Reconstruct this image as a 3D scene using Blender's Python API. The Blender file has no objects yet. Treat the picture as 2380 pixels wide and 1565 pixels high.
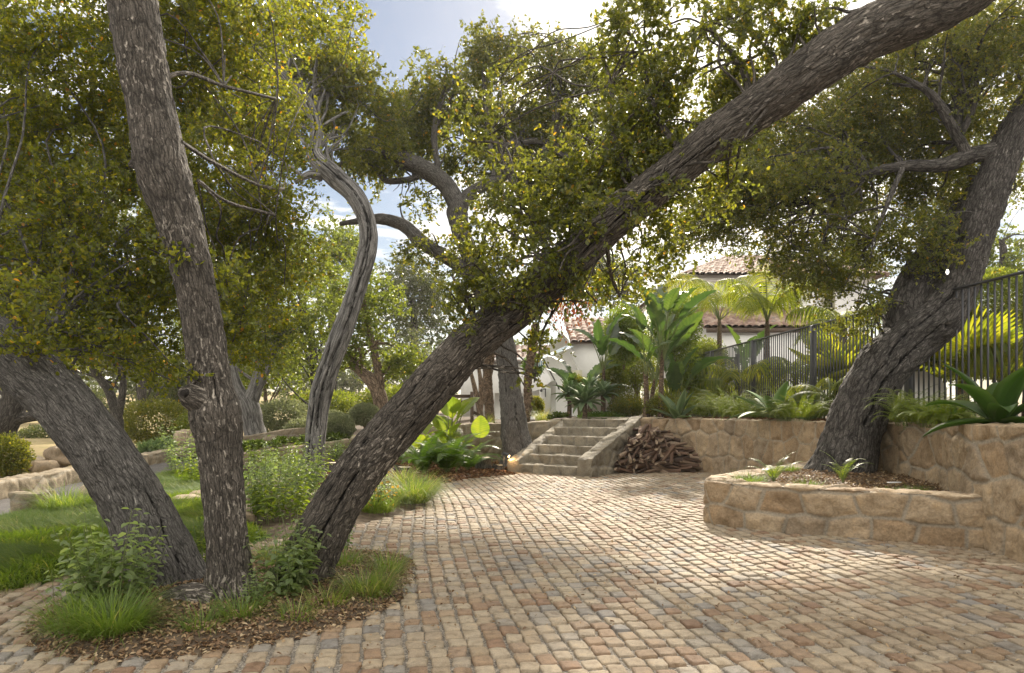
import bpy, math, random
import numpy as np
from mathutils import Vector

# ------------------------------------------------------------------ camera, sky, sun, exposure
S = bpy.context.scene
COL = S.collection
R = math.radians
EYE, FOC, HX, HY = 1.35, 1587.0, 1190.0, 950.0     # eye height, focal length and principal point in a 2380 px wide frame
cam_d = bpy.data.cameras.new('camera')
cam = bpy.data.objects.new('camera', cam_d); COL.objects.link(cam)
cam_d.sensor_width = 36.0; cam_d.lens = 36.0 * FOC / 2380.0
cam_d.shift_y = (HY - 782.5) / 2380.0
cam_d.clip_start = 0.05; cam_d.clip_end = 3000
cam.location = (0, 0, EYE); cam.rotation_euler = (R(90), 0, 0)
S.camera = cam

SUN_EL, SUN_AZ = 34.0, 13.0        # azimuth clockwise from +Y
world = bpy.data.worlds.new('World'); S.world = world; world.use_nodes = True
wn, wl = world.node_tree.nodes, world.node_tree.links
wn.clear()
sky = wn.new('ShaderNodeTexSky'); sky.sky_type = 'NISHITA'; sky.sun_disc = False
sky.sun_elevation = R(SUN_EL); sky.sun_rotation = R(SUN_AZ)
sky.air_density = 1.1; sky.dust_density = 0.6; sky.ozone_density = 1.0
bg = wn.new('ShaderNodeBackground'); bg.inputs['Strength'].default_value = 0.068
out = wn.new('ShaderNodeOutputWorld')
# clouds: noise on the sky plane, whitest towards the sun
tc = wn.new('ShaderNodeTexCoord')
sep = wn.new('ShaderNodeSeparateXYZ'); wl.new(tc.outputs['Generated'], sep.inputs[0])
zz = wn.new('ShaderNodeMath'); zz.operation = 'MAXIMUM'; wl.new(sep.outputs['Z'], zz.inputs[0]); zz.inputs[1].default_value = 0.06
dx = wn.new('ShaderNodeMath'); dx.operation = 'DIVIDE'; wl.new(sep.outputs['X'], dx.inputs[0]); wl.new(zz.outputs[0], dx.inputs[1])
dy = wn.new('ShaderNodeMath'); dy.operation = 'DIVIDE'; wl.new(sep.outputs['Y'], dy.inputs[0]); wl.new(zz.outputs[0], dy.inputs[1])
cmb = wn.new('ShaderNodeCombineXYZ'); wl.new(dx.outputs[0], cmb.inputs[0]); wl.new(dy.outputs[0], cmb.inputs[1])
cn = wn.new('ShaderNodeTexNoise'); cn.inputs['Scale'].default_value = 3.1; cn.inputs['Detail'].default_value = 7; cn.inputs['Roughness'].default_value = 0.58
wl.new(cmb.outputs[0], cn.inputs['Vector'])
dotn = wn.new('ShaderNodeVectorMath'); dotn.operation = 'DOT_PRODUCT'; wl.new(tc.outputs['Generated'], dotn.inputs[0])
SUNV = (math.sin(R(SUN_AZ)) * math.cos(R(SUN_EL)), math.cos(R(SUN_AZ)) * math.cos(R(SUN_EL)), math.sin(R(SUN_EL)))
dotn.inputs[1].default_value = SUNV
near = wn.new('ShaderNodeMapRange'); near.inputs[1].default_value = 0.90; near.inputs[2].default_value = 0.975
near.inputs[3].default_value = 0.0; near.inputs[4].default_value = 0.42; wl.new(dotn.outputs['Value'], near.inputs[0])
add = wn.new('ShaderNodeMath'); add.operation = 'ADD'; wl.new(cn.outputs[0], add.inputs[0]); wl.new(near.outputs[0], add.inputs[1])
# unseen cloud added overhead and behind for fill light; the cover opens to clear blue on the left of the sun
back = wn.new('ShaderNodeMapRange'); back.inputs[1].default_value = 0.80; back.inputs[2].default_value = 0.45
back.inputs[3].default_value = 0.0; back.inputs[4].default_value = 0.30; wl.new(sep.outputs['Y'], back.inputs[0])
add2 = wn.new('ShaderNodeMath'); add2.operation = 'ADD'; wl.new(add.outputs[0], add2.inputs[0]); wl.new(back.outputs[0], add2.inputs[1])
gapn = wn.new('ShaderNodeVectorMath'); gapn.operation = 'DOT_PRODUCT'; wl.new(tc.outputs['Generated'], gapn.inputs[0])
gapn.inputs[1].default_value = Vector((-0.19, 1.0, 0.57)).normalized()
gapr = wn.new('ShaderNodeMapRange'); gapr.inputs[1].default_value = 0.968; gapr.inputs[2].default_value = 0.990
gapr.inputs[3].default_value = 0.0; gapr.inputs[4].default_value = -0.46; wl.new(gapn.outputs['Value'], gapr.inputs[0])
add3 = wn.new('ShaderNodeMath'); add3.operation = 'ADD'; wl.new(add2.outputs[0], add3.inputs[0]); wl.new(gapr.outputs[0], add3.inputs[1])
cr = wn.new('ShaderNodeMapRange'); cr.interpolation_type = 'SMOOTHSTEP'
cr.inputs[1].default_value = 0.40; cr.inputs[2].default_value = 0.68; wl.new(add3.outputs[0], cr.inputs[0])
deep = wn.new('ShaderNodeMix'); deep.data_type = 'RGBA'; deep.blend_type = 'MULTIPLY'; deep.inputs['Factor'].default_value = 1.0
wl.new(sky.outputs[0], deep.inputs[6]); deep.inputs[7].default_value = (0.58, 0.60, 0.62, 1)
mixc = wn.new('ShaderNodeMix'); mixc.data_type = 'RGBA'
wl.new(cr.outputs[0], mixc.inputs['Factor']); wl.new(deep.outputs[2], mixc.inputs[6])
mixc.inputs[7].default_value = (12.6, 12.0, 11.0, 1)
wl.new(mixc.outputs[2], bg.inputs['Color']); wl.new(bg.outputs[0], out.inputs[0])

sun_d = bpy.data.lights.new('sun', 'SUN'); sun = bpy.data.objects.new('sun', sun_d); COL.objects.link(sun)
sun_d.energy = 4.2; sun_d.angle = R(3.0); sun_d.color = (1.0, 0.89, 0.74)
sun.rotation_euler = (-Vector(SUNV)).to_track_quat('-Z', 'Y').to_euler()
S.view_settings.view_transform = 'Standard'; S.view_settings.look = 'None'
S.view_settings.exposure = 1.15; S.view_settings.gamma = 1.0
S.cycles.max_bounces = 8; S.cycles.transparent_max_bounces = 8
S.cycles.diffuse_bounces = 4; S.cycles.transmission_bounces = 6
S.cycles.use_denoising = True

# ------------------------------------------------------------------ helpers
def W(x, y, Y):
    return np.array([(x - HX) / FOC * Y, Y, EYE - (y - HY) / FOC * Y])
def G(x, y, z=0.0):
    Y = (EYE - z) * FOC / (y - HY)
    return np.array([(x - HX) / FOC * Y, Y, z])
def G2(x, y, z=0.0): return tuple(G(x, y, z)[:2])
def norm(a): return a / np.maximum(np.linalg.norm(a, axis=-1, keepdims=True), 1e-9)

def hash3(ix, iy, iz, s=0):
    n = (ix.astype(np.int64) * 374761393 + iy.astype(np.int64) * 668265263 + iz.astype(np.int64) * 2147483647 + s * 974634777) & 0xFFFFFFFF
    n = ((n ^ (n >> 13)) * 1274126177) & 0xFFFFFFFF
    n = ((n ^ (n >> 16)) * 2246822519) & 0xFFFFFFFF
    return ((n ^ (n >> 15)) & 0xFFFFFF) / float(0xFFFFFF)
def vnoise(p, s=0):
    i = np.floor(p); f = p - i; f = f * f * (3 - 2 * f)
    i = i.astype(np.int64); r = 0
    for dx_ in (0, 1):
        wx = f[:, 0] if dx_ else 1 - f[:, 0]
        for dy_ in (0, 1):
            wy = f[:, 1] if dy_ else 1 - f[:, 1]
            for dz_ in (0, 1):
                wz = f[:, 2] if dz_ else 1 - f[:, 2]
                r = r + wx * wy * wz * hash3(i[:, 0] + dx_, i[:, 1] + dy_, i[:, 2] + dz_, s)
    return r
def fbm(p, o=4, s=0):
    a, t, r = 0.5, 0.0, 0
    for k in range(o):
        r = r + a * vnoise(p * 2 ** k, s + k); t += a; a *= 0.5
    return r / t
def inpoly(px, py, poly):
    px = np.asarray(px); py = np.asarray(py); r = np.zeros(px.shape, bool); n = len(poly)
    for i in range(n):
        x0, y0 = poly[i]; x1, y1 = poly[(i + 1) % n]
        c = ((y0 > py) != (y1 > py)) & (px < (x1 - x0) * (py - y0) / ((y1 - y0) if y1 != y0 else 1e-9) + x0)
        r ^= c
    return r
def sample_poly(poly, n, rng):
    a = np.array(poly); lo, hi = a.min(0), a.max(0); res = []
    tot = 0
    while tot < n:
        q = rng.uniform(lo, hi, (n * 2, 2)); q = q[inpoly(q[:, 0], q[:, 1], poly)]; res.append(q); tot += len(q)
    return np.concatenate(res)[:n]

class MB:
    """collects vertex / face arrays, then links them as one mesh object"""
    def __init__(s): s.v, s.f, s.m, s.a, s.uv, s.n = [], [], [], [], [], 0
    def add(s, v, f, mat=0, tint=None, uv=None):
        v = np.asarray(v, float).reshape(-1, 3)
        if not isinstance(f, list): f = [f]
        for q in f:
            q = np.asarray(q, np.int64)
            if q.size == 0: continue
            s.f.append(q + s.n); s.m.append(np.full(len(q), mat))
        s.v.append(v)
        t = np.zeros(len(v)) if tint is None else np.broadcast_to(np.asarray(tint, float), (len(v),))
        s.a.append(t); s.uv.append(np.zeros((len(v), 2)) if uv is None else uv)
        s.n += len(v)
        return s
    def build(s, name, mats, parent=None, smooth=True, extra=None):
        me = bpy.data.meshes.new(name)
        if not isinstance(mats, (list, tuple)): mats = [mats]
        for m in mats: me.materials.append(m)
        v = np.concatenate(s.v); loops = np.concatenate([q.ravel() for q in s.f])
        cnt = np.concatenate([np.full(len(q), q.shape[1]) for q in s.f])
        st = np.concatenate([[0], np.cumsum(cnt)[:-1]])
        me.vertices.add(len(v)); me.vertices.foreach_set('co', v.ravel().astype(np.float32))
        me.loops.add(len(loops)); me.loops.foreach_set('vertex_index', loops.astype(np.int32))
        me.polygons.add(len(cnt)); me.polygons.foreach_set('loop_start', st.astype(np.int32))
        me.polygons.foreach_set('material_index', np.concatenate(s.m).astype(np.int32))
        if smooth: me.polygons.foreach_set('use_smooth', np.ones(len(cnt), bool))
        at = me.attributes.new('tint', 'FLOAT', 'POINT'); at.data.foreach_set('value', np.concatenate(s.a).astype(np.float32))
        uv = np.concatenate(s.uv)
        if uv.any():
            ul = me.uv_layers.new(name='UVMap'); ul.data.foreach_set('uv', uv[loops].ravel().astype(np.float32))
        if extra:
            for k, arr in extra.items():
                e = me.attributes.new(k, 'FLOAT', 'POINT'); e.data.foreach_set('value', np.asarray(arr, np.float32))
        me.update(calc_edges=True); me.validate()
        o = bpy.data.objects.new(name, me); COL.objects.link(o)
        if parent is not None: o.parent = parent
        return o

def tag(o, label=None, cat=None, group=None, kind=None):
    if label: o['label'] = label
    if cat: o['category'] = cat
    if group: o['group'] = group
    if kind: o['kind'] = kind
    return o
def thing(name, loc, label, cat, group=None, rz=0.0):
    o = bpy.data.objects.new(name, None); COL.objects.link(o)
    o.location = tuple(float(q) for q in loc); o.rotation_euler = (0, 0, rz); o.empty_display_size = 0.2
    return tag(o, label, cat, group)
def dup(o, loc, rz=0.0, sc=1.0, label=None, parent=None):
    c = o.copy(); COL.objects.link(c)
    if parent is None:
        c.location = tuple(float(q) for q in loc); c.rotation_euler = (o.rotation_euler[0], o.rotation_euler[1], rz); c.scale = (sc, sc, sc)
        if label: c['label'] = label
    else: c.parent = parent
    for ch in list(o.children): dup(ch, None, parent=c)
    return c

# ------------------------------------------------------------------ materials
def new_mat(name):
    m = bpy.data.materials.new(name); m.use_nodes = True
    return m, m.node_tree.nodes, m.node_tree.links, m.node_tree.nodes['Principled BSDF']
def ramp(n, stops, interp='LINEAR'):
    r = n.new('ShaderNodeValToRGB'); r.color_ramp.interpolation = interp; e = r.color_ramp.elements
    while len(e) < len(stops): e.new(0.5)
    for k, (p, c) in enumerate(stops):
        e[k].position = p; e[k].color = (c[0], c[1], c[2], 1) if hasattr(c, '__len__') else (c, c, c, 1)
    return r
def attr(n, name='tint'):
    a = n.new('ShaderNodeAttribute'); a.attribute_name = name; return a
def noise(n, l, scale, detail=5, rough=0.55, vec=None, dist=0.0):
    t = n.new('ShaderNodeTexNoise'); t.inputs['Scale'].default_value = scale; t.inputs['Detail'].default_value = detail
    t.inputs['Roughness'].default_value = rough; t.inputs['Distortion'].default_value = dist
    if vec is not None: l.new(vec, t.inputs['Vector'])
    return t
def mixcol(n, l, a, b, fac, mode='MIX'):
    m = n.new('ShaderNodeMix'); m.data_type = 'RGBA'; m.blend_type = mode
    for sock, v in ((m.inputs['Factor'], fac), (m.inputs[6], a), (m.inputs[7], b)):
        if hasattr(v, 'is_linked'): l.new(v, sock)
        elif hasattr(v, '__len__'): sock.default_value = (v[0], v[1], v[2], 1)
        else: sock.default_value = v
    return m.outputs[2]
def bump(n, l, b, h, strength=0.5, dist=0.02):
    u = n.new('ShaderNodeBump'); u.inputs['Strength'].default_value = strength; u.inputs['Distance'].default_value = dist
    l.new(h, u.inputs['Height']); l.new(u.outputs[0], b.inputs['Normal']); return u
def objvec(n):
    return n.new('ShaderNodeTexCoord').outputs['Object']
def geovec(n):
    return n.new('ShaderNodeNewGeometry').outputs['Position']

def leaf_mat(name, stops, trans, tw=0.42, rough=0.34, spec=0.5):
    """stops: ramp of leaf colours over the leaf's own random tint; trans multiplies them for light coming through"""
    m, n, l, b = new_mat(name)
    r = ramp(n, stops); l.new(attr(n).outputs['Fac'], r.inputs[0])
    l.new(r.outputs[0], b.inputs['Base Color']); b.inputs['Roughness'].default_value = rough
    b.inputs['Specular IOR Level'].default_value = spec
    t = n.new('ShaderNodeBsdfTranslucent')
    l.new(mixcol(n, l, r.outputs[0], trans, 1.0, 'MULTIPLY'), t.inputs['Color'])
    mx = n.new('ShaderNodeMixShader'); mx.inputs[0].default_value = tw
    l.new(b.outputs[0], mx.inputs[1]); l.new(t.outputs[0], mx.inputs[2])
    l.new(mx.outputs[0], n['Material Output'].inputs[0])
    return m
OAK = [(0, (.040, .055, .016)), (.35, (.060, .080, .018)), (.7, (.092, .108, .020)), (.93, (.14, .14, .022)), (.975, (.20, .17, .03)), (1, (.24, .13, .03))]
M_oak = leaf_mat('oak_leaf_near', OAK, (4.9, 4.1, 1.1), .52, .26)
M_oak_dark = leaf_mat('oak_leaf', [(0, (.038, .052, .018)), (.4, (.055, .072, .020)), (.8, (.085, .098, .022)), (.98, (.14, .13, .024)), (1, (.20, .13, .03))], (4.8, 4.0, 1.2), .50, .29)
M_oak_lit = leaf_mat('oak_leaf_sunlit_green', [(0, (.05, .075, .018)), (.5, (.085, .11, .022)), (.95, (.13, .15, .03)), (1, (.2, .14, .03))], (3.6, 3.3, 1.3), .48, .4)  # paler copy of the oak leaf, sunlit tone put into its colour
M_far = leaf_mat('far_leaf', [(0, (.045, .062, .025)), (.6, (.075, .09, .035)), (1, (.12, .125, .05))], (2.6, 2.5, 1.6), .4, .5)
M_broad = leaf_mat('broad_leaf', [(0, (.040, .078, .022)), (.6, (.065, .115, .03)), (1, (.11, .16, .035))], (3.4, 3.4, 1.0), .42, .45, .3)
M_bop = leaf_mat('bird_of_paradise_leaf', [(0, (.022, .044, .018)), (.6, (.036, .064, .023)), (1, (.075, .105, .03))], (3.0, 3.2, 1.2), .28, .34)
M_lime = leaf_mat('lime_leaf', [(0, (.060, .095, .018)), (.6, (.10, .145, .024)), (1, (.17, .20, .036))], (3.0, 2.8, 1.0), .48, .4)
M_palm = leaf_mat('palm_leaf', [(0, (.060, .088, .018)), (.6, (.100, .125, .024)), (1, (.17, .175, .035))], (3.9, 3.5, .8), .5, .5, .2)
M_agave = leaf_mat('agave_leaf', [(0, (.09, .14, .075)), (.6, (.15, .21, .115)), (1, (.26, .31, .18))], (2.4, 2.6, 1.0), .25, .6, .2)
M_herb = leaf_mat('herb_leaf', [(0, (.095, .135, .058)), (.6, (.155, .20, .088)), (1, (.24, .28, .14))], (2.6, 2.7, 1.3), .4, .5)
M_grass = leaf_mat('grass_blade', [(0, (.07, .12, .022)), (.6, (.11, .16, .03)), (.9, (.17, .20, .05)), (1, (.32, .28, .13))], (2.6, 2.6, 1.2), .4, .45)
M_lawn = leaf_mat('lawn_blade', [(0, (.060, .105, .018)), (.5, (.095, .150, .024)), (.9, (.16, .20, .040)), (1, (.28, .26, .10))], (2.6, 2.5, 1.0), .4, .55, .2)
M_feather = leaf_mat('feathery_leaf', [(0, (.075, .11, .022)), (.6, (.12, .155, .030)), (1, (.19, .21, .045))], (2.6, 2.6, 1.1), .4, .75, .12)
M_silver = leaf_mat('silver_leaf', [(0, (.12, .14, .08)), (.6, (.18, .20, .11)), (1, (.27, .28, .17))], (2.0, 2.0, 1.4), .3, .6)
M_dry = leaf_mat('dry_leaf', [(0, (.10, .055, .03)), (.4, (.20, .12, .06)), (.8, (.32, .22, .12)), (1, (.48, .38, .24))], (1.3, 1.2, 1.0), .15, .6)
M_mulch = leaf_mat('bark_chip', [(0, (.08, .04, .022)), (.5, (.19, .09, .045)), (1, (.34, .20, .10))], (1, 1, 1), .02, .8, .2)
M_amber = leaf_mat('amber_leaf', [(0, (.22, .15, .03)), (.6, (.34, .22, .04)), (1, (.38, .30, .06))], (2, 1.8, 1), .4, .5)
M_orange = leaf_mat('red_leaf', [(0, (.25, .05, .015)), (.6, (.34, .09, .02)), (1, (.4, .2, .03))], (2, 1.6, 1), .4, .5)

def bark_mat(name, dark, mid, light, lichen, sx=30, sy=9, lich_amt=.62, bstr=.8, crack=.14):
    """plates split by fissures that run along the trunk, with fine grain and a few lichen flecks"""
    m, n, l, b = new_mat(name); g = geovec(n)
    uv = n.new('ShaderNodeUVMap').outputs[0]
    wob = noise(n, l, 7.0, 4, .6, g)
    va = n.new('ShaderNodeVectorMath'); va.operation = 'MULTIPLY_ADD'; l.new(wob.outputs['Color'], va.inputs[0]); va.inputs[1].default_value = (.07, .20, 0); l.new(uv, va.inputs[2])
    mp = n.new('ShaderNodeMapping'); mp.inputs['Scale'].default_value = (sx, sy, 1); l.new(va.outputs[0], mp.inputs['Vector'])
    vo = n.new('ShaderNodeTexVoronoi'); vo.feature = 'DISTANCE_TO_EDGE'; vo.inputs['Scale'].default_value = 1.0; l.new(mp.outputs[0], vo.inputs['Vector'])
    mpb = n.new('ShaderNodeMapping'); mpb.inputs['Scale'].default_value = (sx * 2.3, sy * 2.0, 1); l.new(va.outputs[0], mpb.inputs['Vector'])
    vo2 = n.new('ShaderNodeTexVoronoi'); vo2.feature = 'DISTANCE_TO_EDGE'; vo2.inputs['Scale'].default_value = 1.0; l.new(mpb.outputs[0], vo2.inputs['Vector'])
    n3 = noise(n, l, 70.0, 5, .65, g); n2 = noise(n, l, 5.0, 5, .6, g)
    mpc = n.new('ShaderNodeMapping'); mpc.inputs['Scale'].default_value = (sx * 3.2, sy * 1.4, 1); l.new(uv, mpc.inputs['Vector'])
    n1 = noise(n, l, 1.0, 5, .65, mpc.outputs[0])
    r = ramp(n, [(.30, dark), (.50, mid), (.72, light)]); l.new(n1.outputs[0], r.inputs[0])
    c1 = ramp(n, [(0, .34), (crack * .55, .78), (crack, 1.0)]); l.new(vo.outputs['Distance'], c1.inputs[0])
    c2 = ramp(n, [(0, .55), (.16, 1.0)]); l.new(vo2.outputs['Distance'], c2.inputs[0])
    ct = ramp(n, [(.1, 1.12), (.55, 1.0), (.93, .62), (1.0, .12)]); l.new(attr(n).outputs['Fac'], ct.inputs[0])
    mp2 = n.new('ShaderNodeMapping'); mp2.inputs['Scale'].default_value = (40, 16, 1); l.new(va.outputs[0], mp2.inputs['Vector'])
    n4 = noise(n, l, 1.0, 4, .6, mp2.outputs[0]); big = noise(n, l, 1.6, 2, .5, g)
    lm = n.new('ShaderNodeMath'); lm.operation = 'MULTIPLY_ADD'; l.new(big.outputs[0], lm.inputs[0]); lm.inputs[1].default_value = .5; l.new(n4.outputs[0], lm.inputs[2])
    lr = ramp(n, [(lich_amt + .18, 0.0), (lich_amt + .25, .85)]); l.new(lm.outputs[0], lr.inputs[0])
    r3 = ramp(n, [(.3, .62), (.7, 1.3)]); l.new(n3.outputs[0], r3.inputs[0])
    r2 = ramp(n, [(.35, .80), (.65, 1.15)]); l.new(n2.outputs[0], r2.inputs[0])
    c = mixcol(n, l, r.outputs[0], c2.outputs[0], 1.0, 'MULTIPLY'); c = mixcol(n, l, c, lichen, lr.outputs[0])
    for q in (c1, ct, r3, r2): c = mixcol(n, l, c, q.outputs[0], 1.0, 'MULTIPLY')
    l.new(c, b.inputs['Base Color']); b.inputs['Roughness'].default_value = .85; b.inputs['Specular IOR Level'].default_value = .25
    h1 = n.new('ShaderNodeMath'); h1.operation = 'MULTIPLY_ADD'; l.new(n3.outputs[0], h1.inputs[0]); h1.inputs[1].default_value = .45
    bw = n.new('ShaderNodeRGBToBW'); l.new(c1.outputs[0], bw.inputs[0]); l.new(bw.outputs[0], h1.inputs[2])
    h2 = n.new('ShaderNodeMath'); h2.operation = 'ADD'; l.new(h1.outputs[0], h2.inputs[0]); bw2 = n.new('ShaderNodeRGBToBW'); l.new(c2.outputs[0], bw2.inputs[0]); l.new(bw2.outputs[0], h2.inputs[1])
    bump(n, l, b, h2.outputs[0], bstr, .012)
    return m
M_bark = bark_mat('oak_bark', (.082, .077, .071), (.145, .136, .126), (.225, .213, .198), (.35, .33, .30), 46, 6.5, .74)
M_bark_warm = bark_mat('oak_bark_brown', (.062, .053, .045), (.112, .098, .083), (.185, .164, .142), (.39, .35, .30), 40, 7.5, .67)
M_bark_grey = bark_mat('grey_bark', (.105, .101, .097), (.19, .183, .176), (.30, .29, .28), (.38, .36, .34), 11, 1.2, .80, .8, .12)
M_bark_dark = bark_mat('dark_bark', (.048, .044, .040), (.092, .084, .076), (.175, .163, .150), (.33, .31, .28), 22, 5.5, .76, 1.0, .18)
M_bark_tan = bark_mat('tan_bark', (.13, .09, .065), (.24, .175, .125), (.38, .29, .21), (.44, .36, .27), 16, 5, .75)
M_bark_palm = bark_mat('palm_bark', (.09, .06, .04), (.18, .125, .085), (.30, .22, .15), (.36, .28, .2), 5, 14, .8)

def stone_mat(name, stops, mortar, rough=.8, vs=1.0):
    """tint = stone's own colour, attribute joint = 1 in the mortar"""
    m, n, l, b = new_mat(name)
    r = ramp(n, stops); l.new(attr(n).outputs['Fac'], r.inputs[0])
    g = geovec(n)
    n1 = noise(n, l, 5 * vs, 6, .6, g, .5); n2 = noise(n, l, 45 * vs, 6, .65, g)
    r1 = ramp(n, [(.28, (.62, .56, .48)), (.5, (1, 1, 1)), (.72, (1.22, 1.15, 1.05))]); l.new(n1.outputs[0], r1.inputs[0])
    r2 = ramp(n, [(.3, .72), (.7, 1.22)]); l.new(n2.outputs[0], r2.inputs[0])
    c = mixcol(n, l, r.outputs[0], r1.outputs[0], 1.0, 'MULTIPLY')
    c = mixcol(n, l, c, mortar, attr(n, 'joint').outputs['Fac'])
    c = mixcol(n, l, c, r2.outputs[0], 1.0, 'MULTIPLY')
    n0 = noise(n, l, .9, 6, .7, g, .6); r0 = ramp(n, [(.30, (.66, .62, .58)), (.48, (.98, .98, .98)), (.68, (1.10, 1.09, 1.07))]); l.new(n0.outputs[0], r0.inputs[0]); c = mixcol(n, l, c, r0.outputs[0], 1.0, 'MULTIPLY')
    l.new(c, b.inputs['Base Color']); b.inputs['Roughness'].default_value = rough; b.inputs['Specular IOR Level'].default_value = .3
    h = n.new('ShaderNodeMath'); h.operation = 'MULTIPLY_ADD'; l.new(n1.outputs[0], h.inputs[0]); h.inputs[1].default_value = 1.2; l.new(n2.outputs[0], h.inputs[2])
    bump(n, l, b, h.outputs[0], .55, .02)
    return m
M_wall = stone_mat('sandstone_wall', [(0, (.265, .190, .118)), (.3, (.325, .245, .158)), (.6, (.370, .290, .195)), (.85, (.310, .240, .162)), (1, (.250, .198, .140))], (.30, .262, .205))
M_wall_pale = stone_mat('weathered_stone', [(0, (.195, .160, .110)), (.5, (.255, .212, .150)), (1, (.295, .25, .182))], (.285, .26, .21))
M_step = stone_mat('step_stone', [(0, (.170, .150, .112)), (.5, (.225, .200, .155)), (1, (.265, .235, .18))], (.18, .165, .14))
M_rock = stone_mat('field_stone', [(0, (.26, .20, .14)), (.5, (.35, .28, .20)), (1, (.42, .36, .28))], (.3, .3, .3), vs=1.4)
M_sett = stone_mat('sandstone_sett', [(0, (.285, .225, .155)), (.22, (.350, .292, .215)), (.42, (.300, .248, .178)), (.54, (.270, .195, .128)), (.64, (.215, .138, .092)), (.72, (.320, .262, .190)), (.84, (.265, .240, .205)), (.91, (.205, .193, .180)), (1, (.350, .300, .220))], (.2, .19, .17), .7, 3.2)

def ground_mat(name, stops, sc, bs=.5, bd=.02, rough=.9, fine=None):
    m, n, l, b = new_mat(name); g = geovec(n)
    n1 = noise(n, l, sc, 8, .65, g); r = ramp(n, stops); l.new(n1.outputs[0], r.inputs[0])
    c = r.outputs[0]; h = n1.outputs[0]
    if fine:
        v = n.new('ShaderNodeTexVoronoi'); v.inputs['Scale'].default_value = fine; l.new(g, v.inputs['Vector'])
        bw = n.new('ShaderNodeRGBToBW'); l.new(v.outputs['Color'], bw.inputs[0])
        rr = ramp(n, [(.15, .45), (.5, .95), (.85, 1.7)]); l.new(bw.outputs[0], rr.inputs[0])
        c = mixcol(n, l, c, rr.outputs[0], 1.0, 'MULTIPLY'); h = v.outputs['Distance']
    l.new(c, b.inputs['Base Color']); b.inputs['Roughness'].default_value = rough; b.inputs['Specular IOR Level'].default_value = .2
    bump(n, l, b, h, bs, bd); return m
M_soil = ground_mat('soil', [(.3, (.05, .037, .026)), (.5, (.095, .070, .048)), (.7, (.15, .115, .08))], 9, .8, .03)
M_gravel = ground_mat('joint_gravel', [(.3, (0.165, 0.146, 0.122)), (.7, (0.285, 0.255, 0.215))], 14, .9, .006, .85, 130)
M_asphalt = ground_mat('asphalt', [(.3, (.075, .07, .068)), (.7, (.12, .113, .108))], 3, .3, .004, .85, 160)
M_drygrass = ground_mat('dry_meadow', [(.3, (.22, .17, .085)), (.5, (.32, .25, .13)), (.7, (.20, .20, .07))], 1.2, .8, .1)
M_turf = ground_mat('turf', [(.3, (.035, .06, .012)), (.7, (.06, .10, .018))], 3, .6, .05)
M_path = ground_mat('stone_dust', [(.3, (.34, .285, .21)), (.7, (.46, .40, .30))], 8, .3, .01, .9, 90)
def plain(name, col, rough=.5, metal=0.0, var=.12, sc=12):
    m, n, l, b = new_mat(name); n1 = noise(n, l, sc, 5, .6, geovec(n)); r = ramp(n, [(.3, 1 - var), (.7, 1 + var)]); l.new(n1.outputs[0], r.inputs[0])
    l.new(mixcol(n, l, col, r.outputs[0], 1.0, 'MULTIPLY'), b.inputs['Base Color'])
    b.inputs['Roughness'].default_value = rough; b.inputs['Metallic'].default_value = metal; return m
M_stucco = plain('white_stucco', (.80, .79, .77), .85, 0, .05, 4)
M_iron = plain('dark_painted_iron', (.040, .042, .048), .45, .0, .1)
M_frame = plain('cream_window_frame', (.52, .49, .36), .5)
M_glass = plain('dark_glass', (.02, .025, .03), .08)
M_woodpost = plain('brown_timber', (.075, .048, .032), .7, 0, .3, 20)
M_awn_w = plain('white_canvas', (.75, .76, .76), .8); M_awn_b = plain('blue_canvas', (.10, .24, .32), .8)
M_paper = plain('white_plastic', (.8, .8, .8), .4)
M_stem = plain('green_stem', (.12, .15, .045), .6, 0, .25, 30)
M_stem_br = plain('brown_stem', (.14, .09, .05), .7, 0, .3, 30)
def tile_mat():
    m, n, l, b = new_mat('clay_roof_tile')
    r = ramp(n, [(0, (.10, .055, .04)), (.35, (.17, .10, .072)), (.65, (.23, .15, .11)), (.85, (.27, .20, .155)), (1, (.14, .11, .09))]); l.new(attr(n).outputs['Fac'], r.inputs[0])
    n1 = noise(n, l, 14, 5, .6, geovec(n)); r1 = ramp(n, [(.3, .7), (.7, 1.25)]); l.new(n1.outputs[0], r1.inputs[0])
    l.new(mixcol(n, l, r.outputs[0], r1.outputs[0], 1.0, 'MULTIPLY'), b.inputs['Base Color']); b.inputs['Roughness'].default_value = .8
    return m
M_tile = tile_mat()
def log_mat():
    m, n, l, b = new_mat('split_log')
    tcx = n.new('ShaderNodeTexCoord'); mp = n.new('ShaderNodeMapping'); mp.inputs['Scale'].default_value = (4, 60, 60); l.new(tcx.outputs['Object'], mp.inputs[0])
    oi = n.new('ShaderNodeObjectInfo')
    n1 = noise(n, l, 1.0, 5, .6, mp.outputs[0]); r = ramp(n, [(.3, .45), (.7, 1.4)]); l.new(n1.outputs[0], r.inputs[0])
    rc = ramp(n, [(0, (.045, .026, .018)), (.4, (.095, .055, .036)), (.7, (.15, .085, .055)), (.86, (.20, .135, .09)), (1, (.33, .25, .18))]); l.new(oi.outputs['Random'], rc.inputs[0])
    fc = mixcol(n, l, rc.outputs[0], (.30, .225, .155), attr(n).outputs['Fac'])
    l.new(mixcol(n, l, fc, r.outputs[0], 1.0, 'MULTIPLY'), b.inputs['Base Color']); b.inputs['Roughness'].default_value = .8
    bump(n, l, b, n1.outputs[0], .6, .01); return m
M_log = log_mat()
def lit_mat(name, col, st):
    m, n, l, b = new_mat(name); b.inputs['Emission Color'].default_value = (*col, 1); b.inputs['Emission Strength'].default_value = st
    return m
M_lamp = lit_mat('warm_lamp', (1, .62, .25), 14.0); M_bulb = lit_mat('white_bulb', (1, .95, .85), 1.3)

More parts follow.
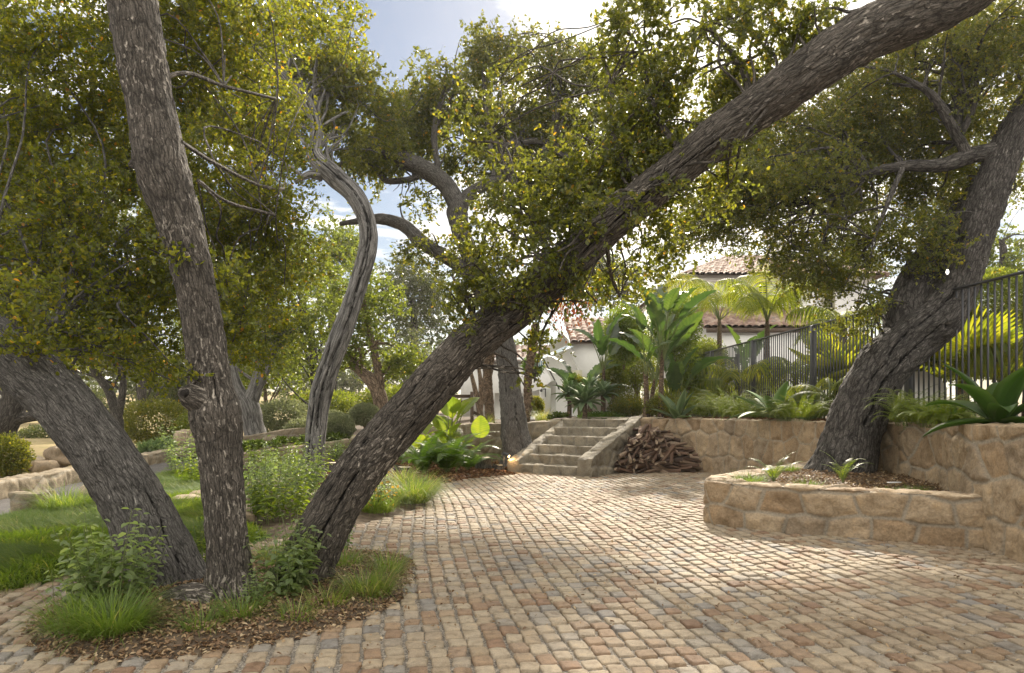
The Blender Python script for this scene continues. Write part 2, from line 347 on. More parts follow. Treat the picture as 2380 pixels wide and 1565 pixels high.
# ------------------------------------------------------------------ shape builders
def spline(P, n):
    P = np.asarray(P, float); k = len(P)
    P0 = np.vstack([2 * P[0] - P[1], P, 2 * P[-1] - P[-2]])
    d = np.linalg.norm(np.diff(P[:, :3], axis=0), axis=1); cum = np.concatenate([[0], np.cumsum(d)])
    t = np.linspace(0, cum[-1], n); i = np.clip(np.searchsorted(cum, t, side='right') - 1, 0, k - 2)
    u = ((t - cum[i]) / np.maximum(d[i], 1e-9))[:, None]
    a, b, c, e = P0[i], P0[i + 1], P0[i + 2], P0[i + 3]
    return .5 * (2 * b + (c - a) * u + (2 * a - 5 * b + 4 * c - e) * u ** 2 + (3 * b - a - 3 * c + e) * u ** 3), t
def frames(C):
    T = norm(np.gradient(C, axis=0)); N = np.zeros_like(T)
    a = np.array([0, 1.0, 0]) if abs(T[0][1]) < .8 else np.array([1.0, 0, 0])
    N[0] = norm(np.cross(T[0], a))
    for i in range(1, len(T)):
        q = N[i - 1] - T[i] * np.dot(N[i - 1], T[i]); N[i] = q / max(np.linalg.norm(q), 1e-9)
    return T, N, np.cross(T, N)
def tube(mb, pts, seg=10, step=.05, bark=0.0, flare=0.0, seed=0, mat=0, cap=True, lobes=5, warp=0.0, fur=None, cracks=(), knots=()):
    """pts: rows of x, y, z, radius. bark: depth of furrows in metres"""
    pts = np.asarray(pts, float)
    L = np.linalg.norm(np.diff(pts[:, :3], axis=0), axis=1).sum()
    n = max(int(L / step) + 1, len(pts))
    q, v = spline(pts, n); C, r = q[:, :3], np.maximum(q[:, 3], .002)
    T, N, B = frames(C)
    th = np.linspace(0, 2 * np.pi, seg + 1)
    TH, V = np.meshgrid(th, v); RR = np.repeat(r[:, None], seg + 1, 1); rad = RR.copy()
    tint = np.full(TH.size, .33)
    if warp: 
        p = np.stack([np.cos(TH).ravel() * 1.2, np.sin(TH).ravel() * 1.2, V.ravel() * 2.2], 1)
        rad = rad * (1 + warp * (fbm(p, 3, seed + 50).reshape(TH.shape) - .5) * 2)
    if flare: rad = rad * (1 + flare * np.exp(-V / .28) * (.75 + .5 * np.cos(lobes * TH + seed)))
    if bark:
        fx, fv = fur or (9, 4.5)
        k = r.mean() * fx * 6.28 / 6
        tw = TH + .25 * np.sin(V * 1.7 + seed)
        p = np.stack([np.cos(tw).ravel() * k, np.sin(tw).ravel() * k, V.ravel() * fv], 1)
        f = fbm(p, 4, seed); rid = 1 - np.abs(f - .5) * 4.2
        rid = np.clip(rid, -1, 1)
        rad = rad - bark * rid.reshape(TH.shape) ; tint = np.clip(.62 - .55 * rid, 0, .92)
    th_c = np.arctan2(-B[:, 1], -N[:, 1])[:, None]      # the side that faces the courtyard
    for off, v0, v1, w, dep in cracks:
        line = th_c + off + .16 * (fbm(np.stack([V[:, 0] * 3, V[:, 0] * 0 + off * 9, V[:, 0] * 0], 1), 4, seed + 3) - .5)[:, None] * 2
        d = (TH - line + np.pi) % (2 * np.pi) - np.pi
        g_ = np.exp(-(d * RR / (w * (.5 + vnoise(np.stack([V[:, 0] * 14, V[:, 0] * 0, V[:, 0] * 0], 1), 4)[:, None]))) ** 2) * np.clip((V - v0) / .12, 0, 1) * np.clip((v1 - V) / .12, 0, 1)
        rad = rad - dep * g_; tint = np.where(g_.ravel() > .35, 1.0, tint)
    for off, vk, size, ht in knots:
        d = (TH - th_c - off + np.pi) % (2 * np.pi) - np.pi; q2 = np.hypot(d * RR, (V - vk) * .8) / size
        rad = rad + ht * np.exp(-q2 ** 2) - ht * 1.1 * np.exp(-(q2 / .38) ** 2); tint = np.where(q2.ravel() < .22, 1.0, tint)
    P = C[:, None, :] + rad[..., None] * (np.cos(TH)[..., None] * N[:, None, :] + np.sin(TH)[..., None] * B[:, None, :])
    uv = np.stack([(TH * r.mean()).ravel(), V.ravel()], 1)
    i = np.arange(n - 1)[:, None] * (seg + 1) + np.arange(seg)[None]
    f = np.stack([i, i + 1, i + seg + 2, i + seg + 1], -1).reshape(-1, 4)
    mb.add(P.reshape(-1, 3), f, mat, tint, uv)
    if cap:
        for e, ring in ((0, 0), (n - 1, (n - 1) * (seg + 1))):
            c = np.vstack([P[e].reshape(-1, 3), C[e][None]]); k = np.arange(seg)
            mb.add(c, np.stack([k, k + 1, np.full(seg, seg + 1)], 1), mat, .5, np.tile([[.1, .1]], (seg + 2, 1)))
    return mb
def pxlimb(rows, Y=None):
    """rows of image x, image y, (depth), half width in pixels"""
    o = []
    for r in rows:
        d = Y if len(r) == 3 else r[2]
        w = W(r[0], r[1], d); o.append([w[0], w[1], w[2], r[-1] / FOC * d])
    return np.array(o)

def leaf_arr(mb, P, D, Nn, L, Wd, tint, mat=0, fold=.25, curl=.15):
    """six-point folded leaves: base, two left, tip, two right"""
    n = len(P); D = norm(D); S_ = norm(np.cross(D, Nn)); N_ = np.cross(S_, D)
    L = np.broadcast_to(L, (n,))[:, None]; Wd = np.broadcast_to(Wd, (n,))[:, None]
    v = np.empty((n, 6, 3))
    v[:, 0] = P; v[:, 3] = P + D * L - N_ * L * curl
    a, b_ = P + D * L * .30, P + D * L * .72 - N_ * L * curl * .5
    v[:, 1] = a - S_ * Wd * .5 + N_ * Wd * fold; v[:, 2] = b_ - S_ * Wd * .42 + N_ * Wd * fold
    v[:, 5] = a + S_ * Wd * .5 + N_ * Wd * fold; v[:, 4] = b_ + S_ * Wd * .42 + N_ * Wd * fold
    k = np.arange(n)[:, None] * 6
    f = np.concatenate([k + np.array([[0, 3, 2, 1]]), k + np.array([[0, 5, 4, 3]])])
    mb.add(v.reshape(-1, 3), f, mat, np.repeat(tint, 6)); return mb
def rand_dir(rng, n): return norm(rng.normal(size=(n, 3)))
def twig_tubes(mb, A, Bp, r, mat):
    n = len(A); D = norm(Bp - A); X = norm(np.cross(D, np.array([.3, .2, 1.0]))); Z = np.cross(D, X)
    v = np.empty((n, 6, 3))
    for k in range(3):
        o = X * math.cos(k * 2.094) + Z * math.sin(k * 2.094)
        v[:, k] = A + o * r; v[:, k + 3] = Bp + o * r * .4
    i = np.arange(n)[:, None] * 6
    f = np.concatenate([i + np.array([[a, (a + 1) % 3, (a + 1) % 3 + 3, a + 3]]) for a in range(3)])
    mb.add(v.reshape(-1, 3), f, mat, .3)
def foliage(mb, blobs, leaf, lai=3.0, seed=0, per=13, twig=.28, gap=.46, gs=1.6, ratio=.62, tbias=0.0, stems=True, upb=.5, droop=.15):
    """twigs full of leaves inside ellipsoids; blob rows: x, y, Y, rx, ry (pixels), rz (metres), density"""
    rng = np.random.default_rng(seed)
    for k, b in enumerate(blobs):
        c = W(b[0], b[1], b[2]); r = np.array([b[3] / FOC * b[2], b[5], b[4] / FOC * b[2]]); den = b[6] if len(b) > 6 else 1.0
        N = int(lai * den * math.pi * r[0] * r[2] / (.58 * leaf * leaf * ratio)); nt = max(int(N / per), 6)
        u = rand_dir(rng, nt * 4) * (rng.random((nt * 4, 1)) ** .40) 
        p = c + u * r * (1 + .12 * rng.normal(size=(nt * 4, 1)))
        q = fbm(p * gs, 3, 7 + seed % 5)
        ok = q > gap; p, u = p[ok][:nt], u[ok][:nt]; n = len(p)
        d = norm(u * .55 + rand_dir(rng, n) * .8 + np.array([0, 0, .18]))
        tl = twig * rng.uniform(.5, 1.3, n)[:, None]
        A, Bp = p - d * tl * .5, p + d * tl * .5
        if stems: twig_tubes(mb, A, Bp, max(leaf * .055, .0016), 1)
        t = rng.uniform(.05, 1.05, (n, per, 1)); lp = A[:, None] + (Bp - A)[:, None] * t
        lp = lp + np.array([0, 0, -1.0]) * (t ** 2) * droop * tl[:, None]
        side = rand_dir(rng, n * per).reshape(n, per, 3)
        ld = norm(d[:, None] * .55 + side * .9).reshape(-1, 3)
        nn = norm(rand_dir(rng, n * per) + np.array([0, 0, upb]))
        cl = np.repeat(rng.normal(0, .14, n), per)
        ti = np.clip(rng.beta(1.7, 2.2, n * per) * .9 + cl + tbias, 0, .92); odd = rng.random(n * per) < .007; ti[odd] = 1.0
        ls = leaf * rng.uniform(.65, 1.25, n * per)
        leaf_arr(mb, lp.reshape(-1, 3), ld, nn, ls, ls * ratio, ti, 0, .18, .12)
    return mb
def limb_to(mb, src, dst, r0, r1, rng, seg=6, wob=.09):
    """a crooked branch from one point to another"""
    src, dst = np.asarray(src), np.asarray(dst); L = np.linalg.norm(dst - src); n = 5
    t = np.linspace(0, 1, n)[:, None]; p = src + (dst - src) * t
    p[1:-1] += rng.normal(size=(n - 2, 3)) * wob * L * .5; p[:, 2] += np.sin(t[:, 0] * np.pi) * L * .08
    tube(mb, np.hstack([p, np.linspace(r0, r1, n)[:, None]]), seg, max(L / 14, .04), .0, seed=int(rng.integers(1e6)), cap=False)
def branch_out(mb, blobs, limbs, n, rng, r0=.02, r1=.005):
    allp = np.vstack(limbs)
    for b in blobs:
        c = W(b[0], b[1], b[2]); r = np.array([b[3] / FOC * b[2], b[5], b[4] / FOC * b[2]])
        for _ in range(n):
            t = c + rand_dir(rng, 1)[0] * r * rng.uniform(.3, .95)
            d = np.linalg.norm(allp[:, :3] - t, axis=1); s = allp[np.argsort(d)[min(int(rng.integers(0, 6)), len(d) - 1)]]; s = s * .5 + allp[np.argsort(d)[0]] * .5 if rng.random() < .0 else s
            limb_to(mb, s[:3], t, min(r0, s[3] * .5), r1, rng)

def wall_mesh(mb, path, z0, z1, thick, cell=(.40, .30), res=.02, relief=.025, seed=0, joint_w=.016, top_round=.03, tint_rng=(0, 1), back=.5, joints=None):
    """rubble wall along a plan path (front on the right-hand side of travel is +normal). z1 per path point"""
    path = np.asarray(path, float); z1 = np.broadcast_to(np.asarray(z1, float), (len(path),)); z0 = np.broadcast_to(np.asarray(z0, float), (len(path),))
    q, s = spline(np.column_stack([path, np.zeros(len(path)), z0, z1]), max(int(np.linalg.norm(np.diff(path, axis=0), axis=1).sum() / res), 8))
    C = q[:, :2]; T = norm(np.gradient(C, axis=0)); Nn = np.stack([T[:, 1], -T[:, 0]], 1)
    h = q[:, 4] - q[:, 3]; hm = h.max()
    nf = max(int(hm / res), 4); nt = max(int(thick / res), 4); nb = 4
    vf = np.linspace(0, 1, nf + 1); prof = [('f', a) for a in vf] + [('t', a) for a in np.linspace(0, 1, nt + 1)[1:]] + [('b', a) for a in np.linspace(1, 1 - back, nb)[1:]]
    cols, vv = [], []
    for kind, a in prof:
        if kind == 'f': off = np.full(len(s), .0); z = q[:, 3] + h * a; nrm = (1, 0); w = h * a
        elif kind == 't': off = np.full(len(s), -thick * a); z = q[:, 4]; nrm = (0, 1); w = h + thick * a
        else: off = np.full(len(s), -thick); z = q[:, 3] + h * a; nrm = (-1, 0); w = h + thick + h * (1 - a)
        e = 0.0
        if kind == 't': e = min(a, 1 - a) * thick
        dz = -top_round * math.exp(-e / .02) * .6 if kind == 't' else 0
        cols.append((off, z + dz, nrm)); vv.append(w)
    m = len(prof); ns = len(s)
    off = np.stack([c[0] for c in cols], 1); z = np.stack([c[1] for c in cols], 1)
    nx = np.array([c[2][0] for c in cols])[None] * np.ones((ns, 1)); nz = np.array([c[2][1] for c in cols])[None] * np.ones((ns, 1))
    U = np.repeat(s[:, None], m, 1); Vv = np.stack(vv, 1)
    # stones: jittered cells; distance to the nearest border makes the joint
    wu = U + .10 * (fbm(np.stack([U.ravel() * 2.5, Vv.ravel() * 2.5, np.full(U.size, seed)], 1), 2, seed).reshape(U.shape) - .5)
    wv = Vv + .10 * (fbm(np.stack([U.ravel() * 2.5, Vv.ravel() * 2.5, np.full(U.size, seed + 9.3)], 1), 2, seed + 3).reshape(U.shape) - .5)
    cu, cv = wu.ravel() / cell[0], wv.ravel() / cell[1]; iu, iv = np.floor(cu).astype(int), np.floor(cv).astype(int)
    pts, dd, ids = [], [], []
    for a in (-1, 0, 1):
        for b in (-1, 0, 1):
            x, y = iu + a, iv + b
            sh = .5 * (np.abs(y) % 2)
            jx = x + sh + .24 + .52 * hash3(x, y, np.zeros_like(x), seed); jy = y + .26 + .48 * hash3(x, y, np.ones_like(x), seed)
            pts.append(np.stack([jx, jy * 1.55], 1) * cell[1]); ids.append(hash3(x, y, np.full_like(x, 5), seed))
    pts = np.stack(pts, 1); ids = np.stack(ids, 1); X = np.stack([cu, cv * 1.55], 1) * cell[1]
    d = np.linalg.norm(pts - X[:, None], axis=2); o = d.argmin(1); r_ = np.arange(len(X)); p1 = pts[r_, o]
    mid = (pts + p1[:, None]) * .5; dirn = pts - p1[:, None]; ln = np.linalg.norm(dirn, axis=2); ln[r_, o] = 1
    bd = np.einsum('ijk,ijk->ij', mid - X[:, None], dirn) / ln; bd = bd / np.maximum(np.hypot(dirn[..., 0] / ln * cell[1] / cell[0], dirn[..., 1] / ln * 1.55), .05); bd[r_, o] = 9; bd = bd.min(1)
    rough = fbm(np.stack([C[:, 0][:, None].repeat(m, 1).ravel() * 9, C[:, 1][:, None].repeat(m, 1).ravel() * 9, z.ravel() * 9 - off.ravel() * 9], 1), 4, seed + 11)
    rbig = fbm(np.stack([U.ravel() * 3.5, Vv.ravel() * 3.5, np.full(U.size, 2.7)], 1), 3, seed + 17)
    jn = np.clip(1 - (bd - joint_w * .5 * (.5 + rough)) / (joint_w * .6), 0, 1)
    disp = relief * (np.clip(bd / .06, 0, 1) ** .5) + (rough - .5) * relief * 1.6 + (rbig - .5) * relief * 1.6 + (ids[r_, o] - .5) * relief * .8
    disp = np.where(jn > .5, relief * .25, disp).reshape(ns, m) - relief * .6
    ex = off + disp * nx; ez = z + disp * nz
    P = np.empty((ns, m, 3)); P[..., :2] = C[:, None] + Nn[:, None] * ex[..., None]; P[..., 2] = ez
    i = np.arange(ns - 1)[:, None] * m + np.arange(m - 1)[None]
    f = np.stack([i, i + m, i + m + 1, i + 1], -1).reshape(-1, 4)
    tint = tint_rng[0] + (tint_rng[1] - tint_rng[0]) * ids[r_, o]
    mb.add(P.reshape(-1, 3), f, 0, tint)
    if joints is not None: joints.append(jn)
    for e in (0, ns - 1):        # end caps
        ring = P[e]; c = ring.mean(0); nr = len(ring); k = np.arange(nr)
        mb.add(np.vstack([ring, c]), np.stack([k, (k + 1) % nr, np.full(nr, nr)], 1), 0, .5)
        if joints is not None: joints.append(np.zeros(nr + 1))
    return mb
def make_wall(name, mat, label, cat, parent=None, segs=None, group=None):
    mb = MB(); J = []
    for a in segs: wall_mesh(mb, joints=J, **a)
    o = mb.build(name, mat, parent, True, {'joint': np.concatenate(J)})
    if parent is None: tag(o, label, cat, group)
    elif label: o['label'] = label
    return o

def box_arr(mb, c, size, rz=0.0, mat=0, tint=.5, bev=0.0, tilt=0.0):
    x, y, z = np.array(size) / 2; b = min(bev, x * .45, y * .45, z * .45) if bev else 0
    if not b:
        v = np.array([[sx * x, sy * y, sz * z] for sx in (-1, 1) for sy in (-1, 1) for sz in (-1, 1)])
        f = np.array([[0, 1, 3, 2], [4, 6, 7, 5], [0, 4, 5, 1], [2, 3, 7, 6], [0, 2, 6, 4], [1, 5, 7, 3]])
    else:
        v = []; 
        for zz_, ins in ((-z, b), (-z + b, 0), (z - b, 0), (z, b)):
            X, Y_ = x - ins, y - ins; cc = b * .6
            v += [[-X + cc, -Y_, zz_], [X - cc, -Y_, zz_], [X, -Y_ + cc, zz_], [X, Y_ - cc, zz_], [X - cc, Y_, zz_], [-X + cc, Y_, zz_], [-X, Y_ - cc, zz_], [-X, -Y_ + cc, zz_]]
        v = np.array(v); f4 = [[l_ * 8 + k, l_ * 8 + (k + 1) % 8, (l_ + 1) * 8 + (k + 1) % 8, (l_ + 1) * 8 + k] for l_ in range(3) for k in range(8)]
        f = [np.array(f4), np.array([[7, 6, 5, 4, 3, 2, 1, 0], list(range(24, 32))])]
    if tilt: cx, sx_ = math.cos(tilt), math.sin(tilt); v = np.stack([v[:, 0] * cx - v[:, 2] * sx_, v[:, 1], v[:, 0] * sx_ + v[:, 2] * cx], 1)
    c_, s_ = math.cos(rz), math.sin(rz)
    v = np.stack([v[:, 0] * c_ - v[:, 1] * s_, v[:, 0] * s_ + v[:, 1] * c_, v[:, 2]], 1) + np.asarray(c, float)
    mb.add(v, f, mat, tint); return mb
def prism(mb, poly, axis_o, ux, uz, depth, mat=0):
    """polygon in a vertical plane (coords along ux and up) pushed back by depth vector"""
    o = np.asarray(axis_o, float); ux = np.asarray(ux, float); d = np.asarray(depth, float)
    a = np.array([o + ux * p[0] + np.array([0, 0, 1.0]) * p[1] for p in poly]); n = len(a); k = np.arange(n)
    mb.add(np.vstack([a, a + d]), [np.stack([k, (k + 1) % n, (k + 1) % n + n, k + n], 1), k[None], (k[::-1] + n)[None]], mat); return mb
def sheet(name, poly, z, mat, label=None, kind='structure', res=None, hfun=None):
    """ground sheet from a plan polygon; with res it is a grid following hfun"""
    mb = MB(); P = np.array(poly)
    if res is None:
        mb.add(np.column_stack([P, np.full(len(P), z)]), np.arange(len(P))[None])
    else:
        lo, hi = P.min(0), P.max(0); nx = int((hi[0] - lo[0]) / res) + 2; ny = int((hi[1] - lo[1]) / res) + 2
        X, Y_ = np.meshgrid(lo[0] + np.arange(nx) * res, lo[1] + np.arange(ny) * res, indexing='ij')
        Z = (z + hfun(X.ravel(), Y_.ravel())) if hfun else np.full(X.size, z)
        i = (np.arange(nx - 1)[:, None] * ny + np.arange(ny - 1)[None]).ravel(); f = np.stack([i, i + ny, i + ny + 1, i + 1], 1)
        cx, cy = X.ravel()[i] + res / 2, Y_.ravel()[i] + res / 2; f = f[inpoly(cx, cy, poly)]
        used = np.unique(f); remap = np.full(X.size, -1); remap[used] = np.arange(len(used))
        mb.add(np.column_stack([X.ravel(), Y_.ravel(), Z])[used], remap[f])
    o = mb.build(name, mat); return tag(o, label, None, None, kind)
# ------------------------------------------------------------------ the ground
rng = np.random.default_rng(11)
sheet('ground', [(-90, -12), (90, -12), (90, 140), (-90, 140)], -.035, M_soil)
def meadow_h(x, y): return .10 * np.sin(x * .35) * np.sin(y * .21) + np.clip(y - 40, 0, 200) * .05
sheet('dry_meadow', [(-70, 11), (-8.2, 11), (-9.2, 20), (-12, 40), (-12, 130), (-70, 130)], .06, M_drygrass, res=1.0, hfun=meadow_h)
sheet('asphalt_road', [(-7.0, 2), (-6.1, 4), (-6.15, 8.6), (-6.4, 10), (-7.1, 14.3), (-7.6, 17), (-8.6, 20.5), (-9.4, 20.5), (-8.8, 15.9), (-8.0, 12.6), (-7.6, 9.9), (-8.2, 2)], .010, M_asphalt)
def edge_d(x, y, poly):
    x = np.asarray(x, float); d = np.full(x.shape, 1e9); P = np.array(poly); Q = np.roll(P, -1, 0)
    for (ax, ay), (bx, by) in zip(P, Q):
        ex, ey = bx - ax, by - ay; t = np.clip(((x - ax) * ex + (y - ay) * ey) / max(ex * ex + ey * ey, 1e-9), 0, 1); d = np.minimum(d, np.hypot(x - ax - t * ex, y - ay - t * ey))
    return d
LAWN = [(-6.1, 4), (-6.15, 8.6), (-6.35, 10), (-7.05, 14.2), (-5.6, 14.6), (-4.7, 11.6), (-3.9, 9.6), (-3.2, 8.2), (-2.6, 7.2), G2(580, 1268), G2(480, 1285), G2(270, 1320), G2(60, 1365), G2(0, 1377), (-4.6, 4.6), (-5.2, 4)]
def lawn_h(x, y): return -.012 + (.06 + .07 * (fbm(np.stack([x * 1.1, y * 1.1, x * 0], 1), 3, 4) - .3)) * np.clip(edge_d(x, y, LAWN) / .3, 0, 1)
sheet('lawn', LAWN, 0, M_turf, res=.15, hfun=lawn_h)
LEFT_EDGE = [G2(*p) for p in [(0, 1377), (60, 1365), (270, 1320), (480, 1285), (580, 1268), (740, 1245), (830, 1220), (930, 1198), (990, 1172), (1006, 1152), (1003, 1130)]]
PAVE = LEFT_EDGE + [G2(1100, 1112), G2(1195, 1104), (.1, 14.45), (1.6, 13.3), (2.85, 15.35), (3.9, 14.9), (4.6, 13.3), (5.0, 11.6), (5.3, 9.2), (5.1, 8.0), (4.7, 7.2), (4.55, 6.5), (4.55, 1.8), (-6, 1.8), (-6, 3.9), (-4.6, 4.6)]
ISLE = [G2(*p) for p in [(945, 1306), (940, 1345), (925, 1388), (860, 1428), (700, 1478), (480, 1515), (300, 1532), (215, 1535), (110, 1508), (70, 1470), (120, 1425), (200, 1390), (300, 1350), (430, 1318), (560, 1300), (700, 1292), (860, 1288), (920, 1293)]]
PLANTER = [(4.9, 11.0), (4.0, 10.2), (3.2, 9.4), (2.55, 8.7), (2.3, 8.15), (2.45, 7.75), (3.0, 7.35), (3.7, 6.98), (4.2, 6.68), (4.55, 6.5)]
sheet('paving_bed', PAVE, -.002, M_gravel)
# setts: one dressed stone template, every stone with its own size, tilt, tint
def setts():
    B = np.array([-.151, .9885]); A = np.array([.9885, .151])
    pa, pb = .121, .146
    na = np.arange(-75, 75); nb = np.arange(-20, 130)
    I, J = np.meshgrid(na, nb, indexing='ij'); I, J = I.ravel(), J.ravel()
    off = hash3(I, I * 0, I * 0, 3)
    drift = .05 * np.sin(J * .11 + I * .07) + .03 * np.sin(J * .05 - I * .2)
    a = I * pa + drift + rng.normal(0, .005, len(I)); b = (J + off) * pb + rng.normal(0, .006, len(I))
    # the courses swing round towards the left
    x = a * A[0] + b * B[0]; y = a * A[1] + b * B[1]
    sw = np.clip(-x - .3, 0, 6); y2 = y - .035 * sw ** 2 * .9; x2 = x
    ok = inpoly(x2, y2, PAVE) & ~inpoly(x2, y2, ISLE) & ~inpoly(x2, y2, PLANTER)
    ang0 = np.arctan2(B[1], B[0]) - np.pi / 2
    x, y, sw = x2[ok], y2[ok], sw[ok]; n = len(x)
    ang = ang0 + np.arctan(.063 * sw) * .9 + rng.normal(0, .05, n)
    w = rng.uniform(.094, .109, n) * .5; l_ = rng.uniform(.120, .140, n) * .5
    g = np.array([-1, -.95, -.66, 0, .66, .95, 1]); U, V = np.meshgrid(g, g, indexing='ij'); U, V = U.ravel(), V.ravel()
    edge = (np.abs(U) > .99) | (np.abs(V) > .99)
    u = U * (1 - .055 * V ** 6); v = V * (1 - .05 * U ** 6)
    zt = -.0035 * (np.abs(U) ** 8 + np.abs(V) ** 8); zt[edge] = -.05
    px = u[None] * w[:, None] * (1 + rng.normal(0, .035, (n, 49)) + rng.normal(0, .05, (n, 1)) * np.sign(U * V)[None] * 1.0) ; py = v[None] * l_[:, None] * (1 + rng.normal(0, .04, (n, 49)))
    sink = (fbm(np.stack([x * 1.4, y * 1.4, x * 0], 1), 3, 9) - .5)[:, None]
    z = .0145 + zt[None] + sink * .012 + rng.normal(0, .0022, (n, 1)) + rng.normal(0, .0011, (n, 49)) + px * rng.normal(0, .03, (n, 1)) + py * rng.normal(0, .03, (n, 1))
    c, s = np.cos(ang)[:, None], np.sin(ang)[:, None]
    P = np.stack([x[:, None] + px * c - py * s, y[:, None] + px * s + py * c, z], -1)
    i = (np.arange(6)[:, None] * 7 + np.arange(6)[None]).ravel(); f = np.stack([i, i + 7, i + 8, i + 1], 1)
    F = (np.arange(n)[:, None, None] * 49 + f[None]).reshape(-1, 4)
    tt = np.clip(rng.random(n) * .8 + .55 * (fbm(np.stack([x * .9, y * .9, x * 0 + 3], 1), 2, 31) - .3), 0, 1)
    mb = MB().add(P.reshape(-1, 3), F, 0, np.repeat(tt, 49))
    o = mb.build('paving', M_sett, None, True, {'joint': np.zeros(n * 49)})
    tag(o, kind='structure'); return n
N_SETT = setts()
isl = [(x * 1.0, y) for x, y in ISLE]
def isle_h(x, y):
    c = np.mean(np.array(ISLE), 0); d = np.hypot(x - c[0], (y - c[1]) * 1.4)
    e = np.clip(edge_d(x, y, ISLE) / .14, 0, 1); ins = np.where(inpoly(x, y, ISLE), 1., -1.)
    return np.where(ins > 0, .012 + .03 * e, .012 - .25 * edge_d(x, y, ISLE)) + .05 * np.exp(-(d / .9) ** 2) * e + .02 * e * fbm(np.stack([x * 8, y * 8, x * 0], 1), 3, 2)
_ic = np.mean(np.array(ISLE), 0); ISLE_BIG = [tuple(_ic + (np.array(p) - _ic) * (1 + .07 / np.linalg.norm(np.array(p) - _ic))) for p in ISLE]
sheet('tree_island_soil', ISLE_BIG, 0, M_soil, res=.03, hfun=isle_h)
BED = [(-7.0, 14.4), (-5.5, 14.7), (-4.7, 11.6), (-3.9, 9.6), (-3.2, 8.2), (-2.6, 7.2)] + LEFT_EDGE[4:] + [G2(1100, 1112), G2(1195, 1104), (0, 14.5), (1.1, 16.3), (-1.2, 17.1), (-2.8, 17.7), (-4.6, 17.6), (-6.8, 16.9), (-7.6, 17)]
def bed_h(x, y): return -.012 + (.03 + .05 * fbm(np.stack([x * 1.5, y * 1.5, x * 0], 1), 3, 8)) * np.clip(edge_d(x, y, BED) / .3, 0, 1)
sheet('planting_bed', BED, 0, M_soil, res=.12, hfun=bed_h)

def terr_h(x, y):
    h = np.interp(x, [-9, -7, -4.6, -2.8, -1, 0, 1.5], [.12, .15, .42, .68, .88, .93, 1.08])
    h = np.where(x > 4, 1.12, h)
    return h + .03 * (fbm(np.stack([x * 2, y * 2, x * 0], 1), 2, 5) - .5) + np.clip(y - 24, 0, 60) * .012
TERR = [(4.75, 1.5), (4.72, 6.4), (4.95, 7.1), (5.38, 8.0), (5.52, 9.2), (5.4, 10.3), (5.15, 11.7), (4.75, 13.45), (4.1, 14.95), (3.4, 15.45), (2.9, 15.6), (1.6, 16.5), (1.1, 16.6), (-1.2, 17.25), (-2.8, 17.85), (-4.6, 17.75), (-6.8, 17.05), (-9, 17.5), (-12, 40), (-12, 90), (60, 90), (60, 1.5)]
sheet('terrace', TERR, 0, M_soil, res=.16, hfun=terr_h)
sheet('landing_path', [(1.35, 16.75), (2.85, 15.55), (3.3, 15.55), (4.0, 15.9), (6.2, 18.2), (5.8, 19.5), (3.4, 17.4), (1.8, 17.3)], 1.137, M_path)
def planter_h(x, y): return .05 * fbm(np.stack([x * 5, y * 5, x * 0], 1), 3, 6) + .07 * np.exp(-((x - 4.5) ** 2 + (y - 9.3) ** 2) / .8)
sheet('planter_soil', [(4.8, 10.8), (4.0, 10.05), (3.3, 9.3), (2.7, 8.6), (2.5, 8.1), (2.65, 7.85), (3.1, 7.5), (3.8, 7.15), (4.5, 6.75), (4.9, 7.3), (5.3, 8.1), (5.4, 9.2), (5.2, 10.3)], .40, M_soil, res=.06,
      hfun=planter_h)

# ------------------------------------------------------------------ stone walls and steps
make_wall('retaining_wall', M_wall, 'tall honey sandstone retaining wall curving from the woodpile past the planter', 'wall', segs=[
    dict(path=[(2.75, 15.4), (3.3, 15.22), (3.85, 14.75), (4.45, 13.3), (4.85, 11.6), (5.1, 10.2), (5.22, 9.2)], z0=-.1, z1=[1.12, 1.12, 1.12, 1.12, 1.13, 1.14, 1.15], thick=.34, cell=(.34, .46), res=.022, relief=.04, seed=3, joint_w=.014),
    dict(path=[(5.22, 9.2), (5.10, 8.3), (4.80, 7.45), (4.55, 6.7), (4.44, 5.9), (4.42, 4.6), (4.45, 3.2)], z0=-.1, z1=[1.15, 1.16, 1.18, 1.19, 1.19, 1.19, 1.19], thick=.34, cell=(.46, .38), res=.012, relief=.034, seed=8, joint_w=.022)])
make_wall('planter_wall', M_wall, 'low curved sandstone planter wall around the leaning oak', 'wall', segs=[
    dict(path=PLANTER[:4], z0=-.1, z1=.50, thick=.32, cell=(.42, .30), res=.02, relief=.03, seed=21, joint_w=.015),
    dict(path=PLANTER[3:], z0=-.1, z1=.50, thick=.32, cell=(.42, .29), res=.011, relief=.034, seed=27, joint_w=.022)])
make_wall('terrace_wall', M_wall_pale, 'stone terrace wall behind the oak and ferns, sloping down to the left', 'wall', segs=[
    dict(path=[(-6.8, 16.8), (-4.6, 17.5), (-2.8, 17.6), (-1.2, 17.0), (.2, 16.6), (1.15, 16.35)], z0=-.1, z1=[.22, .50, .78, .95, .99, 1.06], thick=.3, cell=(.45, .38), res=.03, relief=.03, seed=31, joint_w=.014)])
make_wall('terrace_wall', M_wall_pale, 'upper low stone wall above the succulent bed', 'wall', segs=[
    dict(path=[(-9.2, 18.9), (-7.9, 19.4), (-6.4, 19.7), (-4.9, 19.9)], z0=.0, z1=[.46, .52, .76, .9], thick=.3, cell=(.6, .3), res=.035, relief=.02, seed=37, joint_w=.014)])
